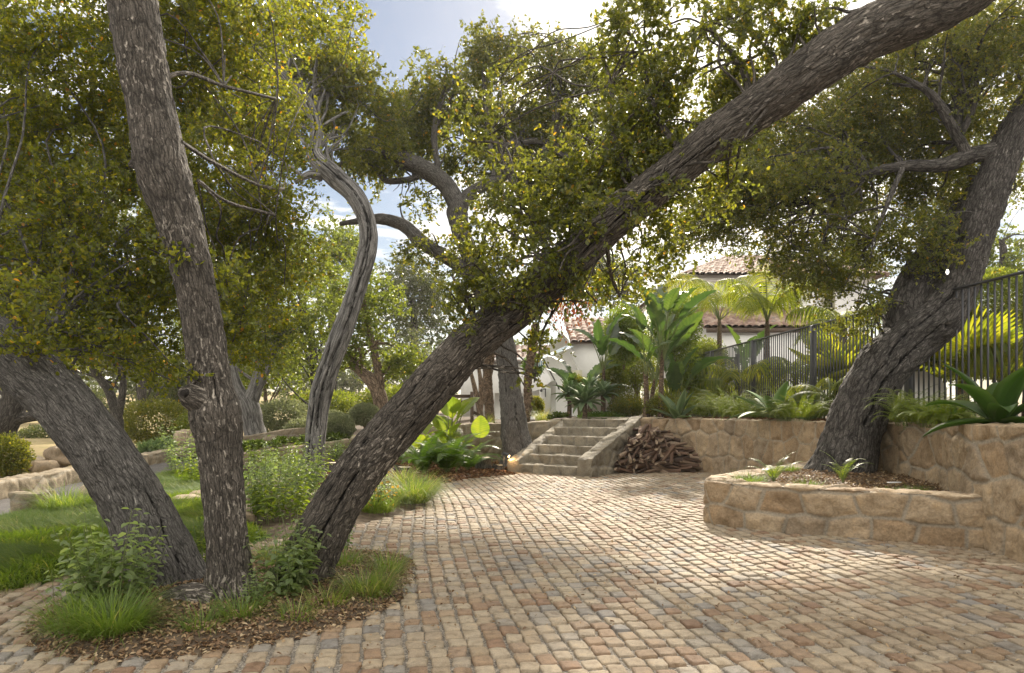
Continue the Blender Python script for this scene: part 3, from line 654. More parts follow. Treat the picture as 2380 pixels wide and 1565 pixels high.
make_wall('roadside_wall', M_wall_pale, 'low buff stone kerb wall along the far side of the road', 'wall', segs=[
    dict(path=[(-9.3, 20.6), (-8.85, 18.2), (-8.45, 15.6), (-7.85, 12.4), (-7.5, 9.8), (-7.35, 7.5), (-7.5, 5)][::-1], z0=-.05, z1=.27, thick=.34, cell=(.5, .3), res=.03, relief=.03, seed=41, joint_w=.016)])

stair = thing('stone_stairs', (.8, 13.9, 0), 'six rough stone steps with sloping side walls up to the terrace', 'stairs')
E_, F_ = np.array([.835, -.55]), np.array([.55, .835]); B0 = np.array([.135, 14.3])
def child_wall(name, segs, mat, label=None):
    o = make_wall(name, mat, label, None, parent=stair, segs=segs); o.matrix_parent_inverse = stair.matrix_world.inverted()
    o.location = (-.8, -13.9, 0); return o
for i in range(6):
    a = B0 + F_ * .4 * i - E_ * .06; b = B0 + F_ * .4 * i + E_ * 1.5
    child_wall('step', [dict(path=[a, (a + b) / 2, b], z0=.1833 * i - .15, z1=.1833 * (i + 1), thick=.47, cell=(.34, .5), res=.022, relief=.022, seed=50 + i, joint_w=.012, top_round=.02, back=.3)], M_step)
a = B0 + E_ * 1.42; a = a + F_ * -.04; b = a + F_ * 2.55
n_ = 7; pth = [a + E_ * .30 + (b - a) * t for t in np.linspace(0, 1, n_)]
child_wall('side_wall', [dict(path=pth, z0=-.1, z1=[.36 + .82 * t for t in np.linspace(0, 1, n_)], thick=.30, cell=(.38, .3), res=.022, relief=.03, seed=61, joint_w=.015, back=1.0)], M_step)
a = B0 - E_ * .27; b = a + F_ * 2.5
pth = [b + (a - b) * t for t in np.linspace(0, 1, n_)]
child_wall('side_wall', [dict(path=pth, z0=-.1, z1=[.26 + .86 * (1 - t) for t in np.linspace(0, 1, n_)], thick=.27, cell=(.38, .3), res=.022, relief=.03, seed=63, joint_w=.015, back=1.0)], M_step)

# ------------------------------------------------------------------ the house
def roof_plane(mb, O, U, V, poly, seed=0, tile=.26, course=.36, amp=.07):
    O, U, V = np.asarray(O, float), norm(np.asarray(U, float)), norm(np.asarray(V, float)); N = np.cross(U, V); N = N * np.sign(N[2])
    P = np.array(poly); lo, hi = P.min(0), P.max(0); du, dv = tile / 7, course / 5
    u = np.arange(lo[0], hi[0] + du, du); v = np.arange(lo[1], hi[1] + dv, dv); A, Bq = np.meshgrid(u, v, indexing='ij')
    ti = np.floor(A / tile).astype(int); tj = np.floor(Bq / course).astype(int)
    jit = hash3(ti.ravel(), tj.ravel(), tj.ravel() * 0, seed).reshape(A.shape)
    h = amp * np.sqrt(np.clip(1 - ((A / tile) % 1 * 2 - 1) ** 2, 0, 1)) + .045 * (1 - (Bq / course) % 1) + .03 * (jit - .5)
    X = O + A[..., None] * U + Bq[..., None] * V + h[..., None] * N
    nu, nv = A.shape; i = (np.arange(nu - 1)[:, None] * nv + np.arange(nv - 1)[None]).ravel(); f = np.stack([i, i + nv, i + nv + 1, i + 1], 1)
    ok = inpoly(A.ravel()[i] + du / 2, Bq.ravel()[i] + dv / 2, poly)
    mb.add(X.reshape(-1, 3), f[ok], 0, jit.ravel()); 
    base = O + P[:, :1] * U + P[:, 1:] * V - .04 * N; mb.add(base, np.arange(len(P))[None], 0, .4)
def px_x(x, Y): return (x - HX) / FOC * Y
def px_z(y, Y): return EYE - (y - HY) / FOC * Y
def part(mb, name, mat, parent, smooth=False):
    o = mb.build(name, mat, parent, smooth); o.location = tuple(-q for q in parent.location); return o

house = thing('house', (11, 30, 1.1), 'white stucco two-storey villa with clay tile roofs and chimney behind the palms', 'house')
mb = MB(); box_arr(mb, (11.6, 35, 4.1), (8.0, 10, 6.2)); box_arr(mb, (9.9, 28.0, 2.6), (4.6, 3.9, 3.1)); part(mb, 'wall', M_stucco, house)
mb = MB(); box_arr(mb, (11.6, 35, 7.02), (8.3, 10.3, .22), bev=.06); part(mb, 'cornice', M_stucco, house)
mb = MB()
FL, FR, RL, RR, BL = [np.array(q) for q in ((7.3, 29.4, 7.12), (16.2, 29.4, 7.12), (11.0, 35, 9.1), (13.4, 35, 9.1), (7.3, 40.6, 7.12))]
vf = RL - FL; vd = np.array([0, vf[1], vf[2]]); Lv = np.linalg.norm(vd)
roof_plane(mb, FL, (1, 0, 0), vd, [(0, 0), (8.9, 0), (6.1, Lv), (3.7, Lv)], 1)
lv = np.array([3.7, 0, vf[2]]); Ll = np.linalg.norm(lv)
roof_plane(mb, FL, (0, 1, 0), lv, [(0, 0), (11.2, 0), (5.6, Ll)], 2)
rv = np.array([-2.8, 0, vf[2]]); roof_plane(mb, FR, (0, 1, 0), rv, [(0, 0), (11.2, 0), (5.6, np.linalg.norm(rv))], 4)
roof_plane(mb, BL, (1, 0, 0), (0, -5.6, vf[2]), [(0, 0), (8.9, 0), (6.1, Lv), (3.7, Lv)], 5)
tube(mb, [(*RL, .11), (*RR, .11)], 8, .3); tube(mb, [(*FL, .11), (*RL, .11)], 8, .3); tube(mb, [(*FR, .11), (*RR, .11)], 8, .3)
main_roof = part(mb, 'roof', M_tile, house, True)
mb = MB(); box_arr(mb, (px_x(1812, 34), 34, 9.0), (1.0, .9, 2.2), bev=.03); box_arr(mb, (px_x(1812, 34), 34, 10.2), (1.2, 1.1, .14), bev=.03)
ch = mb.build('chimney', M_stucco, main_roof, False)
mb = MB()     # lean-to roof below
vd = np.array([0, 4.0, 1.3]); roof_plane(mb, (7.3, 25.9, 4.42), (1, 0, 0), vd, [(0, 0), (5.2, 0), (5.2, 4.3), (0, 4.3)], 7)
part(mb, 'roof', M_tile, house, True)
mb = MB(); box_arr(mb, (9.9, 25.95, 4.32), (5.0, .14, .16)); part(mb, 'fascia', M_woodpost, house)
for wx, y0, y1 in ((1773, 655, 716), (1846, 660, 722), (1700, 655, 716), (1925, 655, 718)):
    Y = 29.94; cx = px_x(wx, Y); za, zb = px_z(y1, Y), px_z(y0, Y); w = .46
    mb = MB()
    for sx in (-1, 1): box_arr(mb, (cx + sx * w / 2, Y, (za + zb) / 2), (.07, .16, zb - za + .07))
    for z in (za, zb): box_arr(mb, (cx, Y, z), (w - .07, .16, .07))
    for k in range(1, 4): box_arr(mb, (cx, Y + .03, za + (zb - za) * k / 4), (w - .07, .06, .025))
    box_arr(mb, (cx, Y + .034, (za + zb) / 2), (.025, .05, zb - za - .07))
    win = part(mb, 'window', M_frame, house)
    mb = MB(); box_arr(mb, (cx, Y + .045, (za + zb) / 2), (w - .07, .02, zb - za - .07)); mb.build('pane', M_glass, win, False)
# the lower wing to the left, with its tapered gable and awning
wing = thing('house', (2.6, 24, 1.1), 'white one-storey stucco wing with sweeping gable and striped awning', 'house')
mb = MB(); box_arr(mb, (px_x(1395, 25), 26.0, 2.35), (2.6, 3.8, 2.7)); box_arr(mb, (1.0, 30.5, 2.3), (6.5, 1.0, 2.6)); part(mb, 'wall', M_stucco, wing)
mb = MB(); Y = 23.8; poly = [((x - 1300) / FOC * Y, px_z(y, Y)) for x, y in [(1280, 975), (1280, 880), (1264, 850), (1262, 822), (1285, 795), (1306, 773), (1322, 790), (1330, 830), (1347, 870), (1350, 975)]]
prism(mb, poly, (px_x(1300, Y), Y, 0), (1, 0, 0), (0, 0, 1), (.1, .45, 0)); part(mb, 'gable_wall', M_stucco, wing)
mb = MB(); roof_plane(mb, (px_x(1326, 24), 23.9, px_z(797, 24)), (1, 0, 0), (0, 3, 1.15), [(0, 0), (2.6, 0), (2.6, 3.3), (0, 3.3)], 9); part(mb, 'roof', M_tile, wing, True)
mb = MB(); roof_plane(mb, (-1.9, 29.8, 3.35), (1, 0, 0), (0, 3, 1.0), [(0, 0), (5.9, 0), (5.9, 3.0), (0, 3.0)], 12); part(mb, 'roof', M_tile, wing, True)
mb = MB(); A0, A1 = W(1318, 803, 23.6), W(1334, 806, 23.6); C0, C1 = W(1240, 838, 22.3), W(1264, 832, 22.0)
ns = 10
for k in range(ns):
    t0, t1 = k / ns, (k + 1) / ns
    q = [A0 + (A1 - A0) * t0, A0 + (A1 - A0) * t1, C0 + (C1 - C0) * t1, C0 + (C1 - C0) * t0]
    mb.add(np.array(q), np.array([[0, 1, 2, 3]]), k % 2)
    d = np.array([0, 0, -.24]); mb.add(np.array([q[3], q[2], q[2] + d, q[3] + d * (.8 + .2 * (k % 2))]), np.array([[0, 1, 2, 3]]), k % 2)
aw = part(mb, 'awning', [M_awn_w, M_awn_b], wing)
mb = MB(); tube(mb, [(*(C1 + [0, 0, -.05]), .022), (*W(1300, 905, 23.5), .022)], 6, .3); mb.build('awning_arm', M_iron, aw)
mb = MB(); Y = 23.5; box_arr(mb, W(1336, 905, Y), (.5, .1, 1.3)); part(mb, 'door', M_frame, wing)

gw = MB(); Y = 21.5
poly = [((x - 1200) / FOC * Y, px_z(y, Y)) for x, y in [(1150, 975), (1150, 914), (1215, 914), (1232, 912), (1252, 906), (1268, 897), (1280, 887), (1292, 884), (1292, 975)]]
prism(gw, poly, (px_x(1200, Y), Y, 0), (1, 0, 0), None, (0, .22, 0)); 
box_arr(gw, (px_x(1267, 21.2), 21.2, 1.45), (.34, .3, 1.1), bev=.03)
tag(gw.build('garden_wall', M_stucco, None, False), 'low white garden wall with a curved sweep beside the agaves', 'wall')
gw = MB(); Y = 9.0  # white slab standing in for the parked cars beyond the fence
poly = [((x - 2140) / FOC * Y, px_z(y, Y)) for x, y in [(2085, 960), (2085, 880), (2110, 836), (2150, 834), (2185, 858), (2200, 885), (2200, 960)]]
prism(gw, poly, (px_x(2140, 12), 12.0, 0), (1.35, 0, 0), None, (0, .3, 0))
tag(gw.build('garden_wall', M_stucco, None, False), 'white wall-shaped stand-in for parked cars seen through the fence under the leaning oak', 'wall')

# ------------------------------------------------------------------ iron fence
fence = thing('iron_fence', (6.0, 14, 1.15), 'tall dark iron railing with slim vertical bars above the stone wall', 'fence')
def ftop(y): return 2.95 + .010 * (y - 8)
def fpart(mb, name): o = mb.build(name, M_iron, fence, False); o.location = (-6.0, -14, -1.15); return o
posts = [6.9, 10.3, 13.6, 17.0, 20.5, 22.4, 25.2]
for y in posts:
    mb = MB(); box_arr(mb, (6.0, y, (1.0 + ftop(y)) / 2), (.10, .10, ftop(y) - 1.0), bev=.008); fpart(mb, 'post')
for y0, y1 in zip([4.0] + posts[:-1], posts):
    mb = MB(); L = math.hypot(y1 - y0, ftop(y1) - ftop(y0))
    for k in range(1, int(round((y1 - y0) / .122))):
        y = y0 + .122 * k
        if y > y1 - .06: break
        box_arr(mb, (6.0, y, (1.12 + ftop(y) - .02) / 2), (.019, .019, ftop(y) - .02 - 1.12))
    fpart(mb, 'bars')
    mb = MB(); za, zb = ftop(y0), ftop(y1)
    v = np.array([[6 + sx * .028, yy, zz_ + sz * .014] for yy, zz_ in ((y0 - .05, za), (y1 + .049, zb)) for sx, sz in ((-1, -1), (1, -1), (1, 1), (-1, 1))])
    mb.add(v, [np.array([[0, 1, 5, 4], [1, 2, 6, 5], [2, 3, 7, 6], [3, 0, 4, 7], [3, 2, 1, 0], [4, 5, 6, 7]])]); fpart(mb, 'top_rail')
    mb = MB(); box_arr(mb, (6.0, (y0 + y1) / 2, 1.22), (.03, y1 - y0 - .1, .03)); fpart(mb, 'bottom_rail')
gate = thing('iron_gate', (6.4, 20.9, 1.15), 'short dark iron gate panel standing behind the railing', 'gate')
mb = MB()
for k in range(8): box_arr(mb, (6.12 + .1 * k, 20.9, 2.0), (.019, .019, 1.75))
part(mb, 'bars', M_iron, gate)
mb = MB(); box_arr(mb, (6.46, 20.9, 2.9), (.84, .04, .05)); box_arr(mb, (6.46, 20.9, 1.22), (.84, .04, .05)); part(mb, 'rail', M_iron, gate)
for x in (6.9,): mb = MB(); box_arr(mb, (x, 20.9, 2.05), (.09, .09, 1.95), bev=.008); part(mb, 'post', M_iron, gate)
# ------------------------------------------------------------------ oak trees
def oak(name, base, label, trunk_tubes, blobs_list, bark, group=None, branches=None, seed=0, cat='tree'):
    """trunk_tubes: list of (points, kwargs); blobs_list: list of (blobs, leaf material, kwargs for foliage)"""
    rg = np.random.default_rng(seed)
    t = thing(name, base, label, cat, group)
    mb = MB()
    for pts, kw in trunk_tubes: tube(mb, pts, **kw)
    limbs = [p for p, _ in trunk_tubes]
    for bl, n, r0 in (branches or []): branch_out(mb, bl, limbs, n, rg, r0)
    o = mb.build('trunk', bark, t); o.location = tuple(-q for q in t.location)
    for bl, mat, kw in blobs_list:
        mb = MB(); foliage(mb, bl, seed=seed + 1, **kw)
        c = mb.build('crown', [mat, M_bark_dark], t, False); c.location = tuple(-q for q in t.location)
    return t
NEAR = dict(bark=.011, step=.011, fur=(26, 8))
# near trio on the island
T1 = pxlimb([(415, 1400, 5.1, 84), (397, 1360, 5.1, 76), (352, 1255, 5.08, 68), (300, 1150, 5.05, 62), (222, 1030, 5.0, 58), (130, 920, 5.0, 58), (40, 840, 5.05, 60), (-50, 780, 5.15, 58), (-140, 720, 5.3, 54), (-220, 600, 5.5, 50)])
T2 = pxlimb([(547, 1425, 4.66, 64), (538, 1370, 4.66, 54), (531, 1290, 4.66, 48), (520, 1150, 4.66, 47), (510, 1040, 4.66, 51), (500, 965, 4.66, 60), (488, 890, 4.66, 49), (472, 760, 4.66, 46), (450, 640, 4.64, 47), (415, 510, 4.62, 52), (378, 400, 4.6, 58), (352, 260, 4.6, 52), (332, 150, 4.6, 55), (316, 50, 4.6, 57), (298, -40, 4.6, 57), (270, -160, 4.6, 52), (220, -330, 4.7, 44)])
T3 = pxlimb([(688, 1372, 5.1, 66), (704, 1335, 5.1, 60), (760, 1215, 5.05, 55), (838, 1092, 4.98, 53), (932, 980, 4.9, 53), (1032, 866, 4.82, 52), (1112, 785, 4.75, 50), (1200, 718, 4.68, 50), (1300, 632, 4.58, 48), (1400, 538, 4.5, 46), (1500, 452, 4.4, 47), (1600, 372, 4.3, 48), (1700, 292, 4.2, 53), (1800, 224, 4.1, 58), (1900, 154, 4.0, 62), (2000, 88, 3.95, 66), (2100, 44, 3.9, 68), (2210, 2, 3.85, 62), (2330, -70, 3.8, 55), (2450, -170, 3.8, 48)])
B_left = [(60, 800, 4.75, 120, 45, .3, .8), (200, 800, 5.3, 150, 60, .4, .7), (360, 860, 5.6, 90, 40, .4, .6), (130, 230, 6.6, 230, 210, .9), (60, 480, 6.3, 190, 190, .8, .8), (230, 560, 6.0, 170, 180, .7), (180, 740, 5.9, 230, 90, .7), (330, 800, 6.3, 120, 95, .6, .8),
          (90, 60, 6.2, 160, 110, .8), (30, 300, 7.5, 200, 260, 1.0), (280, 420, 7.2, 160, 200, .9), (300, 660, 7.0, 160, 120, .8), (80, 640, 7.0, 200, 130, .9), (40, 690, 4.7, 110, 70, .35, .7)]
B_mid = [(500, 130, 6.8, 150, 200, .9), (700, 40, 6.8, 150, 70, .8, .8), (560, 420, 6.6, 130, 190, .8), (660, 560, 7.0, 120, 130, .7, .8), (560, 700, 6.6, 130, 120, .7), (620, 790, 7.2, 110, 70, .6, .7),
         (330, 120, 6.4, 150, 160, .8), (430, -60, 6.0, 340, 110, .9), (500, 300, 7.6, 220, 200, .9), (470, 560, 7.4, 170, 190, .8), (385, 575, 4.45, 55, 30, .12, .7), (520, 640, 5.2, 60, 90, .3, .5), (450, 870, 4.5, 22, 14, .06, .5)]
T1[:, 3] *= 1.13; T3[:, 3] *= np.interp(np.arange(len(T3)), [0, 6, 12, 19], [1.06, 1.0, .93, .93])
k1 = pxlimb([(60, 850, 5.05, 20), (120, 760, 5.4, 16), (200, 690, 5.8, 12), (300, 660, 6.2, 7)])
k2 = pxlimb([(385, 385, 4.62, 22), (330, 380, 4.6, 22), (303, 385, 4.58, 16), (298, 384, 4.57, 4)])
k3 = pxlimb([(505, 950, 4.66, 44), (465, 930, 4.58, 38), (436, 917, 4.53, 31), (420, 912, 4.51, 22), (414, 911, 4.5, 8)])
k4 = pxlimb([(420, 330, 4.62, 6), (500, 380, 5.2, 5), (600, 430, 6, 4), (660, 440, 6.4, 3)])
k5 = pxlimb([(460, 420, 4.64, 5), (530, 470, 5.1, 4), (640, 500, 5.8, 3)])
k6 = pxlimb([(340, 200, 4.6, 6), (430, 170, 4.8, 5), (520, 200, 5.4, 4), (640, 230, 6.2, 3)])
oak('oak_tree', (-2.5, 5.1, .05), 'thick grey oak leaning left out of the frame, leftmost of the island trio', [
    (T1, dict(seg=150, seed=2, cracks=[(.9, .1, .9, .008, .02)], knots=[(-.3, 1.55, .04, .016), (.1, 1.15, .03, .012), (.5, .95, .025, .01), (-.5, 1.9, .045, .018)], flare=.10, warp=.07, **NEAR)), (k1, dict(seg=12, seed=3, bark=.006))],
    [(B_left, M_oak, dict(leaf=.038, lai=2.7, gap=.46, gs=2.4, tbias=.03))], M_bark, branches=[(B_left, 3, .014)], seed=10)
mid = oak('oak_tree', (-1.93, 4.66, .05), 'upright oak with lichen-spotted bark and a hollow knot, middle of the island trio', [
    (T2, dict(seg=130, seed=5, cracks=[(.6, 1.35, 1.75, .007, .02)], knots=[(-.1, 1.28, .035, .012), (.4, 2.9, .04, .016)], flare=.22, warp=.09, **NEAR)), (k2, dict(seg=24, seed=6, bark=.01, warp=.1)), (k3, dict(seg=32, seed=7, bark=.008, warp=.12)),
    (k4, dict(seg=6, seed=8)), (k5, dict(seg=6, seed=9)), (k6, dict(seg=6, seed=9)),
    (pxlimb([(510, 1400, 4.55, 40), (450, 1395, 4.60, 44), (395, 1405, 4.7, 38), (345, 1425, 4.75, 22), (300, 1440, 4.7, 8)]), dict(seg=60, seed=4, bark=.012, warp=.25, step=.014, fur=(20, 8))),
    (pxlimb([(575, 1350, 4.62, 26), (598, 1400, 4.58, 20), (625, 1440, 4.5, 8)]), dict(seg=30, seed=14, bark=.008, warp=.15, step=.014, fur=(26, 8)))],
    [(B_mid, M_oak, dict(leaf=.037, lai=2.7, gap=.46, gs=2.4, tbias=.04))], M_bark_warm, branches=[(B_mid, 3, .012)], seed=20)
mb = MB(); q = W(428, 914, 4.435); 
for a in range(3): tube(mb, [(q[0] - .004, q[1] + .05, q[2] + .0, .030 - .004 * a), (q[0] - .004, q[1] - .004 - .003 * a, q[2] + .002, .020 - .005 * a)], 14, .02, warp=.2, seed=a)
hk = mb.build('knot_hollow_plug', plain('hollow_shade', (.012, .009, .007), .9), mid); hk.location = tuple(-v for v in mid.location)  # solid near-black plug; the hole's inner shade is put into its colour
B_lean = [(1640, 150, 4.5, 130, 90, .4, .7), (1500, 60, 4.7, 120, 80, .4, .7), (1720, 330, 4.0, 60, 30, .12, .4), (1560, 440, 4.1, 60, 35, .12, .45), (1230, 700, 4.4, 70, 35, .12, .5), (1850, 60, 4.3, 120, 70, .4, .7), (1260, 610, 4.25, 90, 50, .15, .5), (1150, 690, 4.45, 70, 40, .12, .5), (1420, 480, 4.1, 90, 60, .15, .4), (1340, 690, 4.45, 60, 50, .15, .4), (1110, 760, 4.5, 40, 25, .1, .5), (1400, 480, 4.75, 150, 110, .35, .8), (1560, 360, 4.6, 150, 110, .35, .7), (1300, 640, 4.5, 90, 40, .2, .6), (1500, 560, 4.9, 120, 80, .3, .6), (1640, 440, 4.6, 120, 60, .3, .5), (1340, 560, 4.5, 150, 75, .3, .55), (1180, 650, 4.7, 110, 70, .3, .7), (1075, 690, 4.8, 75, 70, .25, .7), (1260, 470, 4.6, 150, 110, .35, .75), (1420, 360, 4.6, 170, 130, .4, .75), (1580, 250, 4.6, 180, 120, .4, .75),
          (1150, 530, 4.9, 110, 100, .3, .7), (1480, 130, 4.8, 110, 130, .4, .45), (1650, 80, 4.6, 180, 110, .5, .75), (1800, 100, 4.4, 140, 100, .5, .8), (1420, 650, 5.2, 130, 60, .3, .45), (1240, 780, 4.9, 70, 60, .2, .35), (1110, 330, 5.2, 120, 110, .3, .28), (1180, 200, 5.4, 60, 90, .2, .2), (1230, 880, 4.9, 30, 40, .1, .15)]
lt = []
for a in ([(1300, 632, 4.58, 9), (1240, 520, 4.7, 7), (1180, 400, 5.0, 5), (1130, 250, 5.3, 3)], [(1500, 452, 4.4, 9), (1430, 330, 4.6, 7), (1420, 200, 4.8, 5), (1390, 100, 4.9, 3)], [(1600, 372, 4.3, 9), (1520, 260, 4.5, 7), (1490, 120, 4.7, 5), (1430, 40, 4.8, 3)],
          [(1750, 260, 4.15, 10), (1720, 150, 4.4, 8), (1640, 60, 4.6, 5)], [(1112, 770, 4.75, 6), (1080, 690, 4.8, 5), (1050, 640, 4.9, 3)], [(1410, 560, 4.5, 6), (1420, 640, 4.9, 4), (1440, 690, 5.1, 3)]):
    lt.append((pxlimb(a), dict(seg=7, seed=12, step=.04)))
oak('oak_tree', (-1.6, 5.1, .05), 'long brown oak trunk leaning right across the courtyard, rightmost of the island trio', [(T3, dict(seg=150, seed=15, cracks=[(.15, .18, 1.15, .010, .03), (-.5, .7, 2.0, .006, .015), (.7, 1.4, 2.8, .006, .015), (.2, 3.2, 4.4, .006, .015)], knots=[(.5, 2.62, .06, .03), (-.2, 1.7, .03, .012)], flare=.12, warp=.07, **NEAR))] + lt,
    [(B_lean, M_oak_dark, dict(leaf=.030, lai=3.2, twig=.20, gap=.45, gs=3.2, tbias=.02))], M_bark_warm, branches=[(B_lean, 6, .012)], seed=30)

# twisted pale oak
T4 = pxlimb([(722, 1140, 30), (729, 1085, 25), (735, 1000, 25), (745, 920, 25), (765, 850, 25), (790, 785, 26), (812, 725, 23), (836, 650, 22), (856, 570, 22), (852, 510, 22), (825, 455, 23), (775, 408, 24), (732, 362, 20), (736, 300, 15), (712, 235, 14), (668, 185, 12), (625, 140, 10), (560, 60, 8)], 11.9)
B_tw = [(745, 140, 11.9, 75, 60, .5, .8), (690, 90, 11.8, 70, 60, .5, .8), (770, 210, 13.4, 110, 110, .7, 1.0), (830, 180, 13, 65, 75, .8), (640, 130, 13.4, 120, 130, .8, .9), (660, 330, 13.4, 110, 110, .7, .9), (560, 250, 13.4, 90, 120, .7, .8), (900, 280, 14, 60, 90, .8, .8), (740, 60, 12, 90, 80, .8, .6), (780, 320, 12.8, 80, 70, .7, .8)]
oak('oak_tree', (-3.5, 11.9, 0), 'slender pale grey oak with an S-shaped cracked trunk', [(T4, dict(seg=64, seed=21, bark=.014, step=.03, cracks=[(-.35, .1, 2.6, .020, .05), (.35, 1.0, 5.0, .016, .04), (.1, 3.4, 7.5, .016, .04)], knots=[(.1, .75, .10, .04)], flare=.2, warp=.10, fur=(5, 1.2))),
    (pxlimb([(748, 410, 13), (725, 405, 10), (705, 412, 8), (685, 425, 5)], 11.9), dict(seg=8, seed=2))],
    [(B_tw, M_oak_dark, dict(leaf=.064, lai=3.4, twig=.36, gap=.46, gs=1.9))], M_bark_grey, branches=[(B_tw, 5, .03)], seed=40)
# oak beside the steps
T5 = pxlimb([(1212, 1090, 52), (1206, 1050, 40), (1196, 1000, 34), (1188, 930, 28), (1181, 860, 26), (1170, 790, 25), (1140, 700, 24), (1105, 620, 23), (1075, 548, 22), (1064, 500, 25), (1066, 470, 25)], 15.5)
L5 = [pxlimb(a, 15.5) for a in ([(1066, 478, 24), (1035, 428, 22), (990, 396, 22), (935, 372, 20), (885, 350, 17), (845, 342, 12), (800, 378, 8), (745, 398, 5)], [(1066, 478, 20), (1098, 447, 16), (1150, 420, 13), (1215, 385, 11), (1290, 330, 8)],
      [(1150, 715, 20), (1080, 630, 18), (1020, 588, 17), (980, 562, 18), (940, 525, 16), (890, 510, 14), (850, 512, 10), (790, 520, 6)], [(1215, 385, 9), (1200, 330, 9), (1170, 345, 6), (1140, 370, 4)], [(1215, 330, 9), (1260, 330, 8), (1320, 370, 6)],
      [(985, 396, 10), (960, 415, 8), (900, 420, 8), (870, 385, 7), (855, 350, 6)], [(1020, 415, 8), (1010, 300, 8), (1040, 180, 4)], [(1150, 420, 8), (1130, 260, 7), (1120, 120, 3)], [(1290, 330, 7), (1300, 220, 6), (1310, 100, 3)])]
B5 = [(1105, 120, 15.5, 75, 75, .9, .95), (1010, 200, 15.5, 70, 85, .9, .8), (1190, 200, 16, 150, 120, 1.2, 1.0), (1310, 150, 15.5, 70, 85, .8, .9), (1400, 220, 16, 110, 110, 1.0, .9), (930, 290, 15.8, 90, 85, .9, 1.0), (1130, 380, 16.5, 200, 60, 1.1, .7), (1300, 380, 16.5, 180, 120, 1.1, .8), (960, 370, 16, 120, 40, .9, .7), (820, 300, 15.5, 90, 80, .9, .8), (1050, 290, 16.5, 130, 70, 1.1, 1.0), (1250, 300, 16, 140, 70, 1.0, 1.0),
      (880, 430, 16, 90, 60, .8, .55), (960, 470, 16, 80, 40, .6, .3), (1230, 420, 16, 130, 60, .9, .7), (830, 380, 15, 60, 40, .6, .6), (1020, 590, 14.8, 110, 50, .6, .35), (1420, 350, 16, 120, 90, 1, .8), (1330, 450, 16, 100, 60, .8, .6)]
oak('oak_tree', (.16, 15.5, 0), 'rugged forked oak standing between the fern bed and the steps', [(T5, dict(seg=80, seed=31, cracks=[(.3, .3, 1.6, .012, .03), (-.4, 1.6, 3.4, .012, .03)], bark=.03, step=.03, flare=.35, warp=.14, fur=(13, 5)))] + [(l_, dict(seg=14, seed=33 + i, bark=.015, step=.08, warp=.12)) for i, l_ in enumerate(L5)],
    [(B5, M_oak_dark, dict(leaf=.072, lai=3.7, twig=.46, gs=1.4, gap=.46))], M_bark, branches=[(B5, 6, .035)], seed=50)
# oak in the stone planter
T6 = pxlimb([(1955, 1118, 84), (1962, 1085, 74), (1976, 1030, 66), (1992, 970, 62), (2020, 905, 60), (2062, 842, 60), (2120, 785, 60), (2172, 742, 57), (2212, 690, 50), (2238, 630, 45), (2262, 560, 42), (2286, 490, 42), (2312, 415, 40), (2346, 330, 38), (2386, 262, 36), (2440, 170, 33), (2490, 60, 28)], 9.5)
L6 = [pxlimb(a) for a in ([(2105, 790, 9.6, 52), (2112, 700, 9.75, 48), (2150, 625, 9.9, 45), (2200, 560, 10.1, 42), (2260, 480, 10.3, 38), (2330, 380, 10.6, 32)], [(2322, 352, 9.5, 22), (2262, 360, 9.5, 20), (2185, 385, 9.5, 17), (2100, 386, 9.6, 13), (2015, 405, 9.7, 11), (1955, 448, 9.8, 9), (1900, 472, 9.9, 7), (1860, 495, 10, 4)],
      [(2250, 362, 9.5, 14), (2215, 300, 9.4, 13), (2180, 240, 9.3, 12), (2145, 205, 9.2, 9), (2080, 170, 9.1, 5)], [(2225, 330, 9.5, 12), (2228, 250, 9.6, 11), (2222, 180, 9.7, 9), (2200, 100, 9.8, 6)], [(2235, 310, 9.5, 9), (2265, 240, 9.4, 7), (2270, 160, 9.4, 5)],
      [(2020, 400, 9.7, 7), (2000, 365, 9.8, 6), (1960, 330, 10, 4)], [(2100, 386, 9.6, 8), (2060, 480, 9.3, 6), (2030, 560, 9.1, 4)])]
B6 = [(2280, 120, 10, 150, 120, 1.0, .7), (2130, 60, 9.6, 170, 80, 1, .7), (1950, 430, 11, 330, 150, 1.2, .7), (2150, 300, 11, 260, 220, 1.2, .7), (1850, 260, 11.2, 260, 120, 1.2, .6), (1720, 440, 10, 200, 90, 1.0, .85), (1700, 540, 10.3, 120, 50, .8, .6), (1850, 620, 10, 130, 60, .6, .6), (1800, 400, 9.8, 220, 80, .8, .7), (1900, 350, 10.5, 200, 110, 1.1, .95), (2050, 300, 10.5, 190, 110, 1.1, .85), (1830, 500, 10.2, 170, 80, .9, .75), (2000, 560, 10, 190, 70, .9, .7), (2080, 460, 10.8, 180, 80, .9, .7), (1640, 510, 10.2, 110, 60, .8, .6), (1940, 640, 9.4, 110, 80, .5, .85), (1990, 720, 9.3, 75, 60, .4, .65), (1860, 560, 9.8, 70, 40, .5, .4),
      (2250, 190, 9.8, 170, 130, 1.1, .8), (2100, 150, 9.8, 150, 90, 1.1, .8), (2330, 60, 9.5, 130, 110, 1.0, .8), (1760, 320, 10.6, 130, 70, .8, .8), (2250, 420, 11, 130, 80, .8, .55), (1560, 560, 10.4, 60, 60, .6, .5), (2160, 560, 9.4, 80, 90, .5, .7)]
